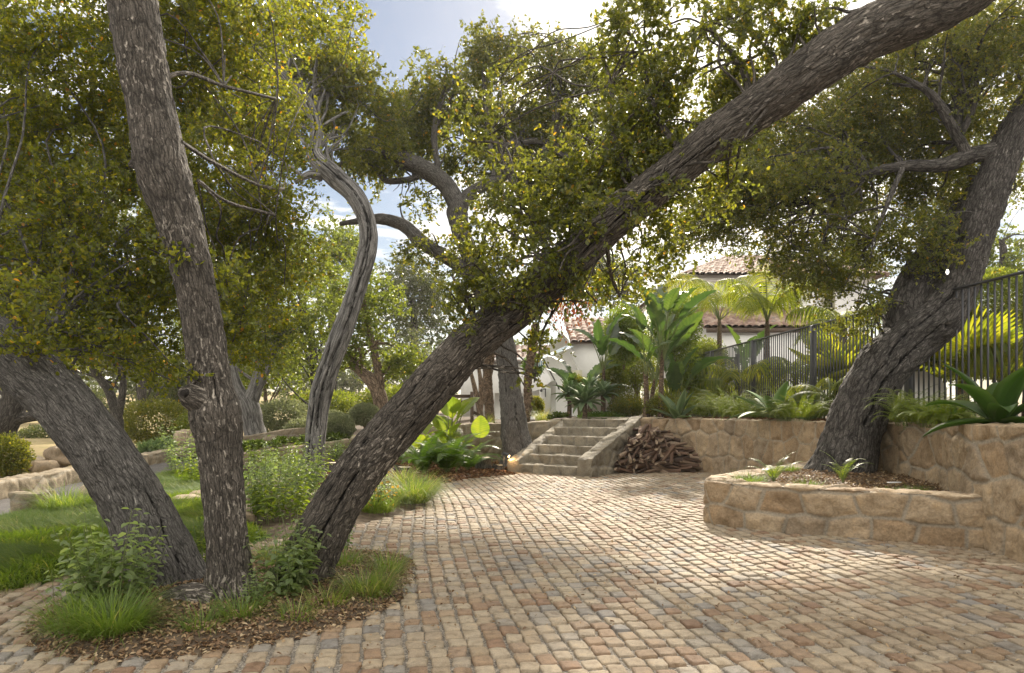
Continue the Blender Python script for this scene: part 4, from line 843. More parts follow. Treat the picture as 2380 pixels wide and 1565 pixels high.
oak('oak_tree', (4.6, 9.5, .45), 'stout dark furrowed oak leaning right out of the stone planter', [(T6, dict(seg=150, seed=41, cracks=[(.0, .7, 2.6, .018, .05), (.6, .2, 1.6, .014, .04), (-.5, 1.2, 3.2, .014, .04)], knots=[(.2, 2.55, .12, .05)], bark=.026, step=.02, flare=.06, warp=.10, fur=(15, 6.0)))] + [(l_, dict(seg=(48 if i == 0 else 14), seed=43 + i, bark=(.03 if i == 0 else .012), step=.05, warp=.1)) for i, l_ in enumerate(L6)],
    [(B6, M_oak_dark, dict(leaf=.042, lai=3.0, twig=.32, gs=2.2, gap=.46, tbias=.08))], M_bark_dark, branches=[(B6, 7, .025)], seed=60)

# trees further back
def bg_oak(label, tubes, blobs, Y, mat, leaf, lai, bark, seed, name='oak_tree', n=3, group=None, gs=.8):
    tb = [(pxlimb(a, Y), dict(seg=16, seed=seed + i, bark=.02, step=.10, warp=.12)) for i, a in enumerate(tubes)]
    bl = [(b[0], b[1], Y + b[5], b[2], b[3], b[4], (b[6] if len(b) > 6 else 1.0)) for b in blobs]
    base = tb[0][0][0][:3]
    return oak(name, base, label, tb, [(bl, mat, dict(leaf=leaf, lai=lai, twig=leaf * 6, gs=gs, gap=.44))], bark, branches=[(bl, n, .05)], seed=seed, group=group)
bg_oak('dark leaning oak with a low horizontal limb behind the left trunk', [[(-30, 1050, 30), (0, 1005, 30), (25, 960, 30), (40, 900, 28), (30, 820, 24)], [(12, 985, 18), (50, 972, 15), (100, 965, 12), (180, 955, 8)]],
       [(0, 700, 160, 120, 1.2, 0), (120, 810, 140, 60, 1, .5, .8), (-80, 880, 60, 60, .8, 0)], 14, M_oak_dark, .07, 2.6, M_bark_dark, 71)
bg_oak('forked blue-grey oak between the left trunk and the upright trunk', [[(276, 1030, 13), (272, 970, 13), (255, 915, 11), (232, 880, 9), (200, 840, 6)], [(274, 975, 9), (285, 910, 9), (285, 860, 7)]],
       [(200, 800, 130, 60, 1.5, 0), (330, 820, 120, 60, 1.5, .5, .8), (60, 860, 90, 40, 1.5, 1, .5)], 22, M_oak_dark, .09, 2.4, M_bark_dark, 72)
bg_oak('pollarded oak with a broken stub, right of the upright trunk', [[(596, 1020, 27), (588, 985, 24), (580, 950, 26), (572, 928, 24)], [(572, 935, 16), (556, 905, 13), (545, 870, 10), (535, 820, 8)], [(582, 935, 20), (597, 890, 15), (605, 850, 13), (603, 828, 12)], [(590, 920, 14), (612, 872, 11), (628, 832, 11), (645, 795, 9), (670, 740, 6)]],
       [(600, 720, 130, 90, 1.4, 0), (500, 780, 80, 80, 1.2, .5), (690, 780, 90, 60, 1.2, .5, .6)], 20, M_oak_lit, .085, 2.4, M_bark_grey, 73)
bg_oak('thin straight young tree behind the pollarded oak', [[(620, 958, 5), (615, 900, 5), (612, 850, 4), (612, 780, 3)]], [(620, 780, 80, 80, 1.5, 0, .8), (660, 870, 60, 50, 1.2, .5, .7)], 27, M_oak_lit, .10, 2.2, M_bark_tan, 74)
bg_oak('tan-barked forked oak behind the leaning trunk', [[(890, 960, 17), (880, 915, 18), (866, 890, 16), (845, 868, 14), (826, 852, 11), (800, 820, 7)], [(884, 920, 12), (882, 880, 11), (866, 800, 9), (847, 720, 8), (840, 660, 6)]],
       [(860, 740, 90, 110, 1.4, .3), (800, 840, 60, 50, 1, .4, .8), (940, 820, 60, 70, 1.1, .5, .9), (780, 700, 80, 80, 1.3, .6, .8), (900, 860, 40, 40, .8, .3, .6)], 20, M_oak_lit, .085, 2.6, M_bark_tan, 75)
bg_oak('sunlit yellow-green oak crown filling the gap behind the twisted trunk', [[(740, 960, 12), (735, 880, 12), (725, 800, 10), (700, 700, 8)]], [(720, 650, 120, 110, 2, 0, .9), (700, 820, 110, 80, 2, .5, .8), (560, 880, 80, 50, 1.5, .5, .6), (640, 620, 100, 90, 2, 1, .8)], 25, M_oak_lit, .10, 2.3, M_bark_dark, 76)
for i, (x, y, rx, ry, Y, lab) in enumerate([(960, 700, 120, 130, 42, 'hazy tall tree behind the tan oak, tallest on the skyline there'), (1010, 830, 70, 110, 36, 'grey-green rounded tree left of the white house wing'), (420, 900, 160, 60, 34, 'dark bushy tree behind the rock pile'), (150, 930, 150, 60, 46, 'pale hazy tree above the dry meadow'),
        (1700, 620, 60, 40, 48, 'dull green tree crown just above the tile roof'), (1990, 620, 90, 60, 46, 'rounded tree at the right end of the villa roof'), (2330, 560, 110, 100, 24, 'large green tree beyond the fence at the right edge'), (1450, 640, 110, 90, 34, 'bushy tree left of the villa eaves'), (540, 780, 130, 160, 38, 'broad yellowish tree behind the upright trunk'), (770, 600, 90, 120, 36, 'feathery far tree behind the twisted trunk'), (20, 560, 200, 260, 30, 'tall dark tree behind the left leaning oak'), (330, 520, 220, 260, 30, 'tall shaded tree behind the upright oak trunk')]):
    bg_oak(lab, [[(x, 965, 10), (x + 3, y + ry * .6, 9), (x - 2, y, 6)]], [(x - rx * .3, y + ry * .1, rx * .7, ry * .85, 2.5, 0), (x + rx * .35, y + ry * .2, rx * .65, ry * .75, 2.2, .6), (x + rx * .05, y - ry * .35, rx * .55, ry * .6, 2.2, .3)], Y,
           (M_far if 33 < Y < 60 and i < 8 else M_oak_lit), .13 if Y > 33 else .10, 1.7 if i >= 10 else 2.5, M_bark_dark, 80 + i, name='broadleaf_tree', n=2, gs=.5)
rg = np.random.default_rng(99); mbw = MB()
bl = [(x, 900 - rg.uniform(0, 70), 75 + rg.uniform(-6, 10), 130, 75, 4.0, 1.0) for x in range(-200, 1300, 95)]
foliage(mbw, bl, .30, 2.0, 5, 12, 1.6, .40, .2, .7)
tag(mbw.build('far_woodland', [M_far, M_bark_dark], None, False), 'far wooded hillside closing the view behind the garden', 'woodland', kind='stuff')
# ------------------------------------------------------------------ plant builders (all around the origin)
def blades(mb, base, az, L, lean, droop, w, tint, lev=5, mat=0):
    n = len(base); t = np.linspace(0, 1, lev)[None]; o = np.stack([np.cos(az), np.sin(az)], 1)
    th = lean[:, None] + droop[:, None] * t ** 1.3; ds = L[:, None] / (lev - 1)
    hx = np.cumsum(np.sin(th) * ds, 1) - np.sin(th[:, :1]) * ds; hz = np.cumsum(np.cos(th) * ds, 1) - np.cos(th[:, :1]) * ds
    c = np.empty((n, lev, 3)); c[..., :2] = base[:, None, :2] + o[:, None] * hx[..., None]; c[..., 2] = base[:, None, 2] + hz
    s = np.zeros((n, 1, 3)); s[:, 0, 0] = -o[:, 1]; s[:, 0, 1] = o[:, 0]
    wd = (w[:, None] * (1 - t ** 2.2) + .0004)[..., None] * .5
    v = np.stack([c - s * wd, c + s * wd], 2).reshape(n, lev * 2, 3)
    k = np.arange(lev - 1)[:, None] * 2 + np.array([[0, 1, 3, 2]])
    mb.add(v.reshape(-1, 3), (np.arange(n)[:, None, None] * lev * 2 + k[None]).reshape(-1, 4), mat, np.repeat(tint, lev * 2))
def tuft_mesh(rg, n, L, rad, spread=.9, droop=1.4, w=.004, bias=0.0):
    mb = MB(); a = rg.random(n) * 6.283; r = rad * np.sqrt(rg.random(n)); base = np.stack([np.cos(a) * r, np.sin(a) * r, np.full(n, -.01)], 1)
    az = a + rg.normal(0, .6, n); blades(mb, base, az, L * rg.uniform(.45, 1.15, n), np.abs(rg.normal(.15, .25, n)) * spread + r / rad * .35 * spread, droop * rg.uniform(.4, 1.3, n), w * rg.uniform(.6, 1.3, n), np.clip(rg.beta(2, 2.5, n) + bias, 0, 1), 6)
    return mb
def herb_mesh(rg, stems, h, rad, leaf=.055, pairs=9):
    mb = MB()
    P, D, Nn, Ls = [], [], [], []
    for s in range(stems):
        a = rg.random() * 6.283; r = rad * math.sqrt(rg.random()); hh = h * rg.uniform(.6, 1.1); ln = np.array([math.cos(a), math.sin(a)]) * rg.uniform(.05, .35) * hh
        b = np.array([math.cos(a) * r, math.sin(a) * r, 0]); pts = [(*(b + np.array([*(ln * t ** 1.5), hh * t])), .0032 * (1.2 - t)) for t in np.linspace(0, 1, 5)]
        tube(mb, pts, 5, .06, mat=1, cap=False); q, _ = spline(pts, 24)
        for k in range(pairs):
            t = .18 + .82 * k / (pairs - 1); p = q[min(int(t * 23), 23), :3]; a2 = k * 1.571 + rg.normal(0, .25); sz = leaf * (1.05 - .62 * abs(t - .5) * 1.5) * rg.uniform(.75, 1.2)
            for m in (0, 3.1416):
                d = np.array([math.cos(a2 + m), math.sin(a2 + m), rg.uniform(-.35, .45)]); P.append(p + d * .012); D.append(d); Nn.append((0, 0, 1)); Ls.append(sz)
                if rg.random() < .35:
                    d2 = norm(d + rg.normal(0, .5, 3)); P.append(p + d * .02); D.append(d2); Nn.append((0, 0, 1)); Ls.append(sz * .6)
    n = len(P); leaf_arr(mb, np.array(P), np.array(D), norm(np.array(Nn, float) + rg.normal(0, .25, (n, 3))), np.array(Ls), np.array(Ls) * .58, np.clip(rg.beta(2, 2, n), 0, 1), 0, .16, .3)
    return mb
def frond(mb, rg, base, az, L, elev, droop, npair, ll, lw, ldroop=.7, prof=None, stalk=.12, rr=.008, lev=4, vee=.25, mats=(0, 1), fwd=.45):
    """pinnate leaf: arching rachis with drooping leaflets"""
    t = np.linspace(0, 1, 18); th = elev - droop * t ** 1.4; ds = L / 17
    r = np.concatenate([[0], np.cumsum(np.cos(th[:-1]) * ds)]); z = np.concatenate([[0], np.cumsum(np.sin(th[:-1]) * ds)])
    o = np.array([math.cos(az), math.sin(az), 0]); up = np.array([0, 0, 1.0]); sd = np.array([-o[1], o[0], 0]); base = np.asarray(base, float)
    bend = rg.normal(0, .06) * L; C = base + o * r[:, None] + up * z[:, None] + sd * (t ** 2 * bend)[:, None]
    tube(mb, np.column_stack([C, np.linspace(rr, rr * .2, 18)]), 5, L / 16, mat=mats[1], cap=False)
    tt = np.repeat(np.linspace(stalk, .995, npair), 2); sg = np.tile([1., -1.], npair); n = len(tt)
    idx = tt * 17; i0 = np.clip(idx.astype(int), 0, 16); f = (idx - i0)[:, None]; P = C[i0] * (1 - f) + C[i0 + 1] * f; T = norm(C[i0 + 1] - C[i0]); Nv = np.cross(T, sd); Nv = Nv * np.sign(Nv[:, 2:3] + 1e-6)
    l_ = ll * (prof(tt) if prof else np.sin(np.pi * (tt * .85 + .12)) ** .7) * rg.uniform(.88, 1.08, n)
    d = norm(T * fwd + sd * sg[:, None] + Nv * vee + rg.normal(0, .06, (n, 3)))
    u = np.linspace(0, 1, lev)[None, :, None]; c = P[:, None] + d[:, None] * l_[:, None, None] * u + np.array([0, 0, -1.0]) * (l_[:, None, None] * ldroop * u ** 2 * .8)
    wv = norm(np.cross(d, Nv))[:, None] * np.ones((1, 1, 1)); wv = norm(T - d * (T * d).sum(1, keepdims=True))[:, None]
    wd = lw * .5 * (np.sin(np.pi * (u * .86 + .14)) ** .6)
    v = np.stack([c - wv * wd, c + wv * wd], 2).reshape(n, lev * 2, 3); k = np.arange(lev - 1)[:, None] * 2 + np.array([[0, 1, 3, 2]])
    mb.add(v.reshape(-1, 3), (np.arange(n)[:, None, None] * lev * 2 + k[None]).reshape(-1, 4), mats[0], np.repeat(np.clip(rg.beta(2, 2.2, n) + rg.normal(0, .1), 0, 1), lev * 2))
def broad(mb, rg, base, d, up, L, Wd, bend=.5, fold=.25, ragged=.0, tint=.5, shape=.75, mat=0):
    """paddle leaf: a grid bent along its length and folded at the midrib"""
    d = norm(np.asarray(d, float)); s = norm(np.cross(d, np.asarray(up, float))); nn = np.cross(s, d); a, b = 36, 10
    t = np.linspace(0, 1, a)[:, None]; u = np.linspace(-1, 1, b + 1)[None]
    prof = np.sin(np.pi * np.clip(t, .0, 1) ** shape) ** .62; prof = prof * (1 + ragged * (rg.random((a, 1)) - .6))
    x = t * L; hx = u * prof * Wd * .5; hz = np.abs(u) * prof * Wd * fold - bend * L * t ** 2 * .5 + .012 * L * np.sin(t * 25) * np.abs(u)
    P = np.asarray(base, float) + x[..., None] * d + hx[..., None] * s + hz[..., None] * nn + np.array([0, 0, -1.0]) * (bend * L * t ** 2 * .25)[..., None]
    i = (np.arange(a - 1)[:, None] * (b + 1) + np.arange(b)[None]).ravel(); f = np.stack([i, i + b + 1, i + b + 2, i + 1], 1)
    if ragged: f = f[rg.random(len(f)) > ragged * .12 * (np.abs((np.arange(b)[None] + .5) / b * 2 - 1) > .55).repeat(a - 1, 0).ravel()]
    tv = tint + .30 * (np.abs(np.sin(t * 34 - np.abs(u) * 4)) - .5) - .25 * (np.abs(u) < .1) + .15 * np.sin(u * 3 + t * 5)
    mb.add(P.reshape(-1, 3), f, mat, np.clip(tv, 0, 1).ravel())
def agave_leaf(mb, rg, az, elev, L, Wd, curve, th=.012, tint=.5):
    n = 12; t = np.linspace(0, 1, n); an = elev - curve * t ** 1.5; ds = L / (n - 1)
    r = np.concatenate([[0], np.cumsum(np.cos(an[:-1]) * ds)]) + .03; z = np.concatenate([[0], np.cumsum(np.sin(an[:-1]) * ds)]) + .03
    o = np.array([math.cos(az), math.sin(az), 0]); s = np.array([-o[1], o[0], 0]); up = np.array([0, 0, 1.0])
    w = Wd * .5 * (np.clip(.55 + 1.6 * t, 0, 1) * np.clip((1 - t) * 2.2, 0, 1) ** .7 + .004)
    tl = norm(np.stack([np.cos(an), np.sin(an)], 1)); Nv = -o * tl[:, 1:2] + up * tl[:, :1]; C = o * r[:, None] + up * z[:, None]
    pr = [(-1, .38), (-.5, .10), (0, 0), (.5, .10), (1, .38), (0, None)]; rings = []
    for u, hh in pr: rings.append(C + s * (u * w)[:, None] + Nv * ((hh * w) if hh is not None else (-th * (1.1 - t)))[:, None])
    V = np.stack(rings, 1).reshape(-1, 3); i = (np.arange(n - 1)[:, None] * 6); k = np.arange(6)[None]
    f = np.stack([i + k, i + (k + 1) % 6, i + 6 + (k + 1) % 6, i + 6 + k], -1).reshape(-1, 4)
    tv = np.tile([tint + .35, tint, tint - .05, tint, tint + .35, tint - .2], n); mb.add(V, f, 0, np.clip(tv, 0, 1))
def rosette(rg, n, L, Wd, e0=1.45, e1=.1, curve=.5, th=.012, jit=.12):
    mb = MB()
    for k in range(n):
        f = k / max(n - 1, 1); agave_leaf(mb, rg, k * 2.39996 + rg.normal(0, .1), e0 + (e1 - e0) * f + rg.normal(0, jit), L * (.55 + .45 * math.sin(math.pi * (.25 + .6 * f))) * rg.uniform(.9, 1.1), Wd * rg.uniform(.9, 1.1), curve * rg.uniform(.5, 1.4), th, rg.uniform(.2, .65))
    return mb
def put(mb, name, mats, loc, label, cat, group=None, rz=0.0, smooth=True):
    o = mb.build(name, mats, None, smooth); o.location = tuple(float(q) for q in loc); o.rotation_euler = (0, 0, rz); return tag(o, label, cat, group)
def zt(x, y): return float(terr_h(np.array([x]), np.array([y]))[0])
def on_t(px, Y, dz=0.0):
    x = px_x(px, Y); return (x, Y, zt(x, Y) + dz)
def on_b(px, py, dz=0.0):
    g = G(px, py); return (g[0], g[1], .02 + dz)

# ------------------------------------------------------------------ lawn and litter: what nobody could count
rg = np.random.default_rng(5)
q = sample_poly(LAWN, 105000, rg); keep = rg.random(len(q)) < np.clip(1.25 - (q[:, 1] - 5) * .045, .4, 1); q = q[keep]; n = len(q)
fl = fbm(np.stack([q[:, 0] * .9, q[:, 1] * .9, q[:, 0] * 0], 1), 3, 77) * 9; cl_ = fbm(np.stack([q[:, 0] * 5, q[:, 1] * 5, q[:, 0] * 0 + 2], 1), 2, 79); hl = .55 * cl_ + .45 * fbm(np.stack([q[:, 0] * 2.2, q[:, 1] * 2.2, q[:, 0] * 0 + 4], 1), 3, 78)
mb = MB(); blades(mb, np.column_stack([q, lawn_h(q[:, 0], q[:, 1]) - .01]), fl + rg.normal(0, .5, n), (.06 + .24 * hl) * rg.uniform(.7, 1.25, n), rg.uniform(.05, .5, n) + .4 * cl_, rg.uniform(.7, 1.9, n), rg.uniform(.0035, .007, n), np.clip(rg.beta(2, 2.4, n) + (hl - .5) * 1.1, 0, 1), 5)
tag(mb.build('lawn_grass', M_lawn, None, False), 'long tousled green meadow grass of the lawn', 'grass', kind='stuff')
def litter(name, label, poly, n, z, size, mat, seed, zf=None, cat='leaf litter', flat=.35):
    r_ = np.random.default_rng(seed); q = sample_poly(poly, n, r_) if not isinstance(poly, np.ndarray) else poly; n = len(q)
    zz_ = (zf(q[:, 0], q[:, 1]) if zf else 0) + z + r_.uniform(0, .012, n); mb = MB()
    d = norm(np.column_stack([r_.normal(size=(n, 2)), r_.normal(0, flat, n)])); nn = norm(np.column_stack([r_.normal(0, flat, (n, 2)), np.ones(n)]))
    s = size * r_.uniform(.5, 1.3, n); leaf_arr(mb, np.column_stack([q, zz_]), d, nn, s, s * r_.uniform(.35, .65, n), r_.random(n), 0, .22, .3)
    return tag(mb.build(name, mat, None, False), label, cat, kind='stuff')
litter('leaf_litter', 'dry fallen oak leaves covering the tree island soil', ISLE_BIG, 15000, .004, .030, M_dry, 1, isle_h)
q = sample_poly(PAVE, 9000, rg); q = q[(rg.random(len(q)) < np.clip(1.25 - (q[:, 1] - 3.2) * .16, .12, 1)) & ~inpoly(q[:, 0], q[:, 1], PLANTER) & (fbm(np.stack([q[:, 0] * 1.3, q[:, 1] * 1.3, q[:, 0] * 0], 1), 3, 6) > .43)][:2600]
litter('fallen_leaves', 'small dry oak leaves scattered over the stone paving', q, 0, .018, .026, M_dry, 2)
litter('mulch', 'reddish bark mulch around the stumps and ferns', [G2(860, 1150), G2(1003, 1131), G2(1100, 1113), G2(1195, 1105), (.0, 14.7), (.9, 16.2), (-1, 16.8), (-4, 16.5), (-4, 12)], 16000, .012, .06, M_mulch, 3, bed_h, 'mulch')
litter('leaf_litter', 'brown leaf litter on the planter soil under the leaning oak', [(4.8, 10.8), (4.0, 10.05), (3.3, 9.3), (2.7, 8.6), (2.5, 8.1), (2.65, 7.85), (3.1, 7.5), (3.8, 7.15), (4.5, 6.75), (4.9, 7.3), (5.2, 8.1), (5.3, 9.2), (5.2, 10.3)], 9000, .402, .036, M_dry, 4, planter_h)
litter('mulch', 'dark bark mulch along the terrace planting behind the wall', [(4.72, 4), (4.72, 6.4), (4.95, 7.1), (5.38, 8.0), (5.52, 9.2), (5.4, 10.3), (5.15, 11.7), (4.75, 13.45), (4.1, 14.95), (3.4, 15.45), (5, 16.5), (6, 14), (6, 4)], 9000, 1.135, .06, M_mulch, 5, None, 'mulch')

# ------------------------------------------------------------------ grasses and herbs round the trees
def tuft(px, py, n, L, rad, label, mat=M_grass, seed=0, w=.0045, droop=1.3, bias=0.0, z=.04, loc=None, spread=.9):
    r_ = np.random.default_rng(seed + 500); l_ = loc or on_b(px, py, z - .02)
    return put(tuft_mesh(r_, n, L, rad, spread, droop, w, bias), 'grass_tuft', mat, l_, label, 'grass', 'ornamental grass tufts', smooth=False)
tuft(262, 1488, 900, .36, .15, 'big green grass tuft at the foot of the left trunk, nearest the corner', seed=1, w=.005)
tuft(180, 1475, 350, .34, .16, 'wispy dark grass tuft at the left tip of the tree island', seed=2)
tuft(555, 1452, 260, .26, .10, 'small light grass tuft just below the upright trunk', seed=3)
tuft(470, 1478, 160, .22, .10, 'thin grass tuft on litter below the charred root', seed=4)
tuft(855, 1392, 520, .30, .16, 'bright olive grass tuft at the right end of the tree island', seed=5, bias=.15)
tuft(800, 1330, 300, .26, .12, 'low grass tuft just right of the leaning trunk base', seed=6, bias=.1)
tuft(905, 1340, 260, .27, .12, 'fine grass tuft at the island edge beside the setts', seed=7, bias=.2)
tuft(690, 1455, 150, .20, .10, 'sparse short grass tuft at the front island edge', seed=8, bias=.2)
tuft(640, 1318, 260, .34, .14, 'straw-tinted grass tuft between the upright and leaning trunks', seed=9, bias=.3)
tuft(960, 1172, 1000, .62, .22, 'tall fountain grass clump at the curved kerb corner', seed=10, w=.006, bias=.25, droop=1.6)
tuft(935, 1135, 600, .55, .20, 'straw-coloured fountain grass clump behind the kerb corner', seed=11, w=.006, bias=.4, droop=1.5)
tuft(985, 1155, 500, .5, .18, 'rounded olive grass clump hanging over the kerb', seed=12, w=.006, bias=.2, droop=1.6)
tuft(880, 1195, 500, .42, .20, 'soft green grass clump beside the orange-leaved herb', seed=13, w=.005, bias=.1)
tuft(150, 1196, 700, .55, .26, 'drooping grey-green grass clump beside the stone block', seed=14, w=.006, bias=.05, droop=1.7)
tuft(178, 1190, 500, .5, .22, 'drooping grass clump between the block and the boulder', seed=15, w=.006, bias=.15, droop=1.7)
tuft(672, 1062, 300, .4, .15, 'lime grass tuft in front of the succulent bed', M_lime, 16, .008, loc=(-4.9, 15.0, .06))
tuft(0, 0, 350, .45, .14, 'feathery straw grass on the terrace left of the oak trunk', seed=17, w=.006, bias=.4, loc=on_t(1130, 17.6))
tuft(0, 0, 450, .5, .16, 'fine bronze grass between the white wall and agaves', seed=18, w=.006, bias=.45, loc=on_t(1262, 17.4))
tuft(0, 0, 200, .35, .10, 'small strappy green clump beside the path light', M_broad, 19, .022, loc=(-.95, 15.2, .03), droop=1.0)
for k, (x, y, L_, n_) in enumerate([(2.75, 7.95, .24, 520), (2.95, 8.35, .22, 420), (3.35, 7.75, .2, 360), (4.05, 7.25, .14, 260), (4.45, 7.55, .13, 240), (3.9, 9.6, .15, 240)]):
    tuft(0, 0, n_, L_, .14, ['bright low grass tuft at the rounded planter tip', 'low grass tuft under the little fern in the planter', 'short grass patch at the planter front rim', 'short green grass patch in the planter below the trunk', 'small grass patch in the planter beside the white scrap', 'sparse grass tuft at the back of the planter'][k], M_lawn, 20 + k, .004, 1.2, loc=(x, y, .41 + float(planter_h(np.array([x]), np.array([y]))[0])))
def herb(loc, stems, h, rad, label, mat=M_herb, seed=0, leaf=.05, pairs=9):
    r_ = np.random.default_rng(seed + 900); return put(herb_mesh(r_, stems, h, rad, leaf, pairs), 'leafy_herb', [mat, M_stem], loc, label, 'herb', 'wild herbs', smooth=False)
herb(on_b(255, 1432), 24, .62, .16, 'tall nettle-like herb with pale leaves left of the left trunk', seed=1, leaf=.080)
herb(on_b(180, 1440), 14, .44, .14, 'shorter bushy herb at the far left of the island', seed=2, leaf=.065)
herb(on_b(320, 1420), 6, .42, .07, 'upright herb standing against the left trunk base', seed=3, leaf=.05)
herb(on_b(655, 1408), 26, .52, .13, 'dense green herb in front of the leaning trunk base', seed=4, leaf=.072)
herb(on_b(705, 1395), 9, .60, .07, 'slim tall herb stem against the leaning trunk', seed=5, leaf=.05)
herb(on_b(600, 1425), 8, .28, .08, 'low herb at the right side of the upright trunk', seed=6, leaf=.045)
herb(on_b(470, 1350), 7, .42, .05, 'yellowish herb seen in the gap between left and upright trunks', M_lime, 7, .05)
herb(on_b(800, 1290), 4, .30, .05, 'little dark sprig right of the leaning trunk', M_broad, 8, .04)
for k, (x, y, s, h, r_, m, lab) in enumerate([(610, 1200, 26, .8, .42, M_herb, 'broad leafy herb bush behind the upright trunk, nearest the setts'), (665, 1180, 28, .9, .40, M_herb, 'tall leafy herb bush left of the leaning trunk'), (705, 1160, 20, .85, .3, M_lime, 'pale sunlit herb bush against the leaning trunk'),
        (600, 1140, 24, .7, .5, M_herb, 'herb bush beside the timber block'), (640, 1110, 22, .7, .45, M_lime, 'yellow-green herb bush by the cut stump'), (650, 1215, 26, .55, .32, M_lime, 'low lime herb at the lawn corner'), (870, 1190, 20, .45, .25, M_herb, 'leafy herb with orange tips beside the fountain grass'),
        (440, 1110, 30, 1.0, .4, M_herb, 'tall herb bush at the far end of the lawn'), (470, 1130, 14, .55, .3, M_lime, 'pale herb left of the upright trunk at the lawn end'), (600, 1085, 18, .5, .4, M_lime, 'bright leafy herb below the succulent bed'), (790, 1075, 18, .6, .3, M_herb, 'herb bush right of the twisted trunk'), (830, 1060, 16, .6, .3, M_lime, 'pale flowering herb behind the leaning trunk')]):
    herb(on_b(x, y), s, h, r_, lab, m, 20 + k, .080, 10)
mb = MB(); r_ = np.random.default_rng(31); n = 120; p = rg.normal(0, 1, (n, 3)) * [.16, .16, .10] + [0, 0, .26]
leaf_arr(mb, p, rand_dir(r_, n), norm(rand_dir(r_, n) + [0, 0, .5]), .05, .028, r_.random(n)); herb_o = put(mb, 'orange_leaf_sprig', M_amber, on_b(862, 1196), 'orange autumn leaves on a low herb beside the fountain grass', 'herb', smooth=False)
for k in range(5): pass

# ------------------------------------------------------------------ ferns
def fern(loc, n, L, label, mat=M_broad, seed=0, e=(.75, 1.5), name='fern', pinn=.17, lw=.035):
    r_ = np.random.default_rng(seed + 1300); mb = MB()
    for k in range(n):
        frond(mb, r_, (0, 0, .02), k * 2.4 + r_.normal(0, .2), L * r_.uniform(.8, 1.2), r_.uniform(*e), r_.uniform(1.1, 1.9), int(12 + 20 * min(L, 1.1)), L * pinn, lw * L * .62, .3, lambda t: np.sin(np.pi * np.clip(t * .92 + .06, 0, 1)) ** .8 * (1.15 - .5 * t), .14, .006, 4, .1)
    return put(mb, name, [mat, M_stem], loc, label, 'fern', 'ferns', smooth=False)
fern(on_b(1040, 1106), 24, 1.15, 'large sword fern in front of the terrace wall, centre of the bed', M_broad, 1)
fern(on_b(985, 1110), 20, 1.05, 'large fern at the left of the fern bed', M_broad, 2)
fern(on_b(1085, 1100), 18, .95, 'spreading fern left of the cut stump', M_broad, 3)
fern((-1.35, 15.9, .03), 16, 1.25, 'sunlit lime fern standing tallest in the fern bed', M_lime, 4, (.8, 1.4))
fern((-2.7, 16.2, .03), 12, .9, 'dark fern against the terrace wall behind the leaning trunk', M_broad, 5)
fern((.75, 15.25, .05), 9, .62, 'small fern beside the stair side wall', M_broad, 6)
fern((1.0, 15.85, .45), 8, .55, 'little fern climbing along the upper stair wall', M_lime, 7)
fern((.42, 14.85, .03), 6, .45, 'pale fern frond tuft at the bottom of the stair wall', M_lime, 8)
fern((3.2, 8.35, .43), 10, .44, 'small upright fern inside the planter', M_lime, 9, (.9, 1.5))
fern((3.95, 8.15, .44), 7, .42, 'thin upright fern against the planter oak', M_lime, 10, (1.2, 1.55))
fern((-2.0, 14.9, .03), 11, .7, 'low fern at the edge of the bark mulch', M_broad, 11)

# ------------------------------------------------------------------ agaves
def agave(loc, n, L, Wd, label, seed, e0=1.45, e1=.1, curve=.5, mat=M_agave, th=.014, rz=0.0, group='agaves', name='agave'):
    r_ = np.random.default_rng(seed + 1700); t = thing(name, loc, label, 'agave', group, rz); mb = rosette(r_, n, L, Wd, e0, e1, curve, th); mb.build('rosette', mat, t); return t
agave(on_t(1575, 15.25), 12, .78, .19, 'broad-leaved agave at the top of the woodpile wall', 1, 1.3, .25, .25)
agave((4.83, 12.55, 1.16), 14, .90, .22, 'splayed agave with bent leaves above the middle of the wall', 2, 1.2, -.05, .6)
agave((4.95, 6.95, 1.17), 12, .82, .26, 'large dark green agave at the right edge above the near wall', 3, 1.25, -.05, .8, M_broad)
agave((5.25, 12.1, 1.13), 8, .34, .08, 'small agave half hidden by feathery shrub near the leaning oak', 4, 1.3, .3, .3)
agave((5.35, 8.3, 1.15), 7, .34, .09, 'little agave in shade right behind the leaning oak trunk', 5, 1.4, .5, .2, M_broad)
def soft_agave(loc, h, n, L, label, seed):
    r_ = np.random.default_rng(seed + 1900); t = thing('soft_agave', loc, label, 'agave', 'soft spineless agaves'); mb = MB(); tube(mb, [(0, 0, -.05, .07), (.02, 0, h * .5, .06), (0, 0, h, .05)], 10, .06, .004); mb.build('stem', M_bark_palm, t)
    o = rosette(r_, n, L, .165, 1.5, -.35, .75, .010).build('rosette', M_agave, t); o.location = (0, 0, h - .03); return t
soft_agave(on_t(1358, 16.9), .42, 34, .60, 'silvery soft-leaved agave rosette nearest the steps', 1)
soft_agave(on_t(1322, 17.9), .62, 26, .52, 'green soft agave rosette behind and left of the silvery one', 2)
soft_agave(on_t(1400, 17.7), .62, 26, .52, 'green soft agave rosette behind and right of the silvery one', 3)
soft_agave(on_t(1370, 18.4), .8, 20, .45, 'tallest soft agave rosette at the back of the group', 4)
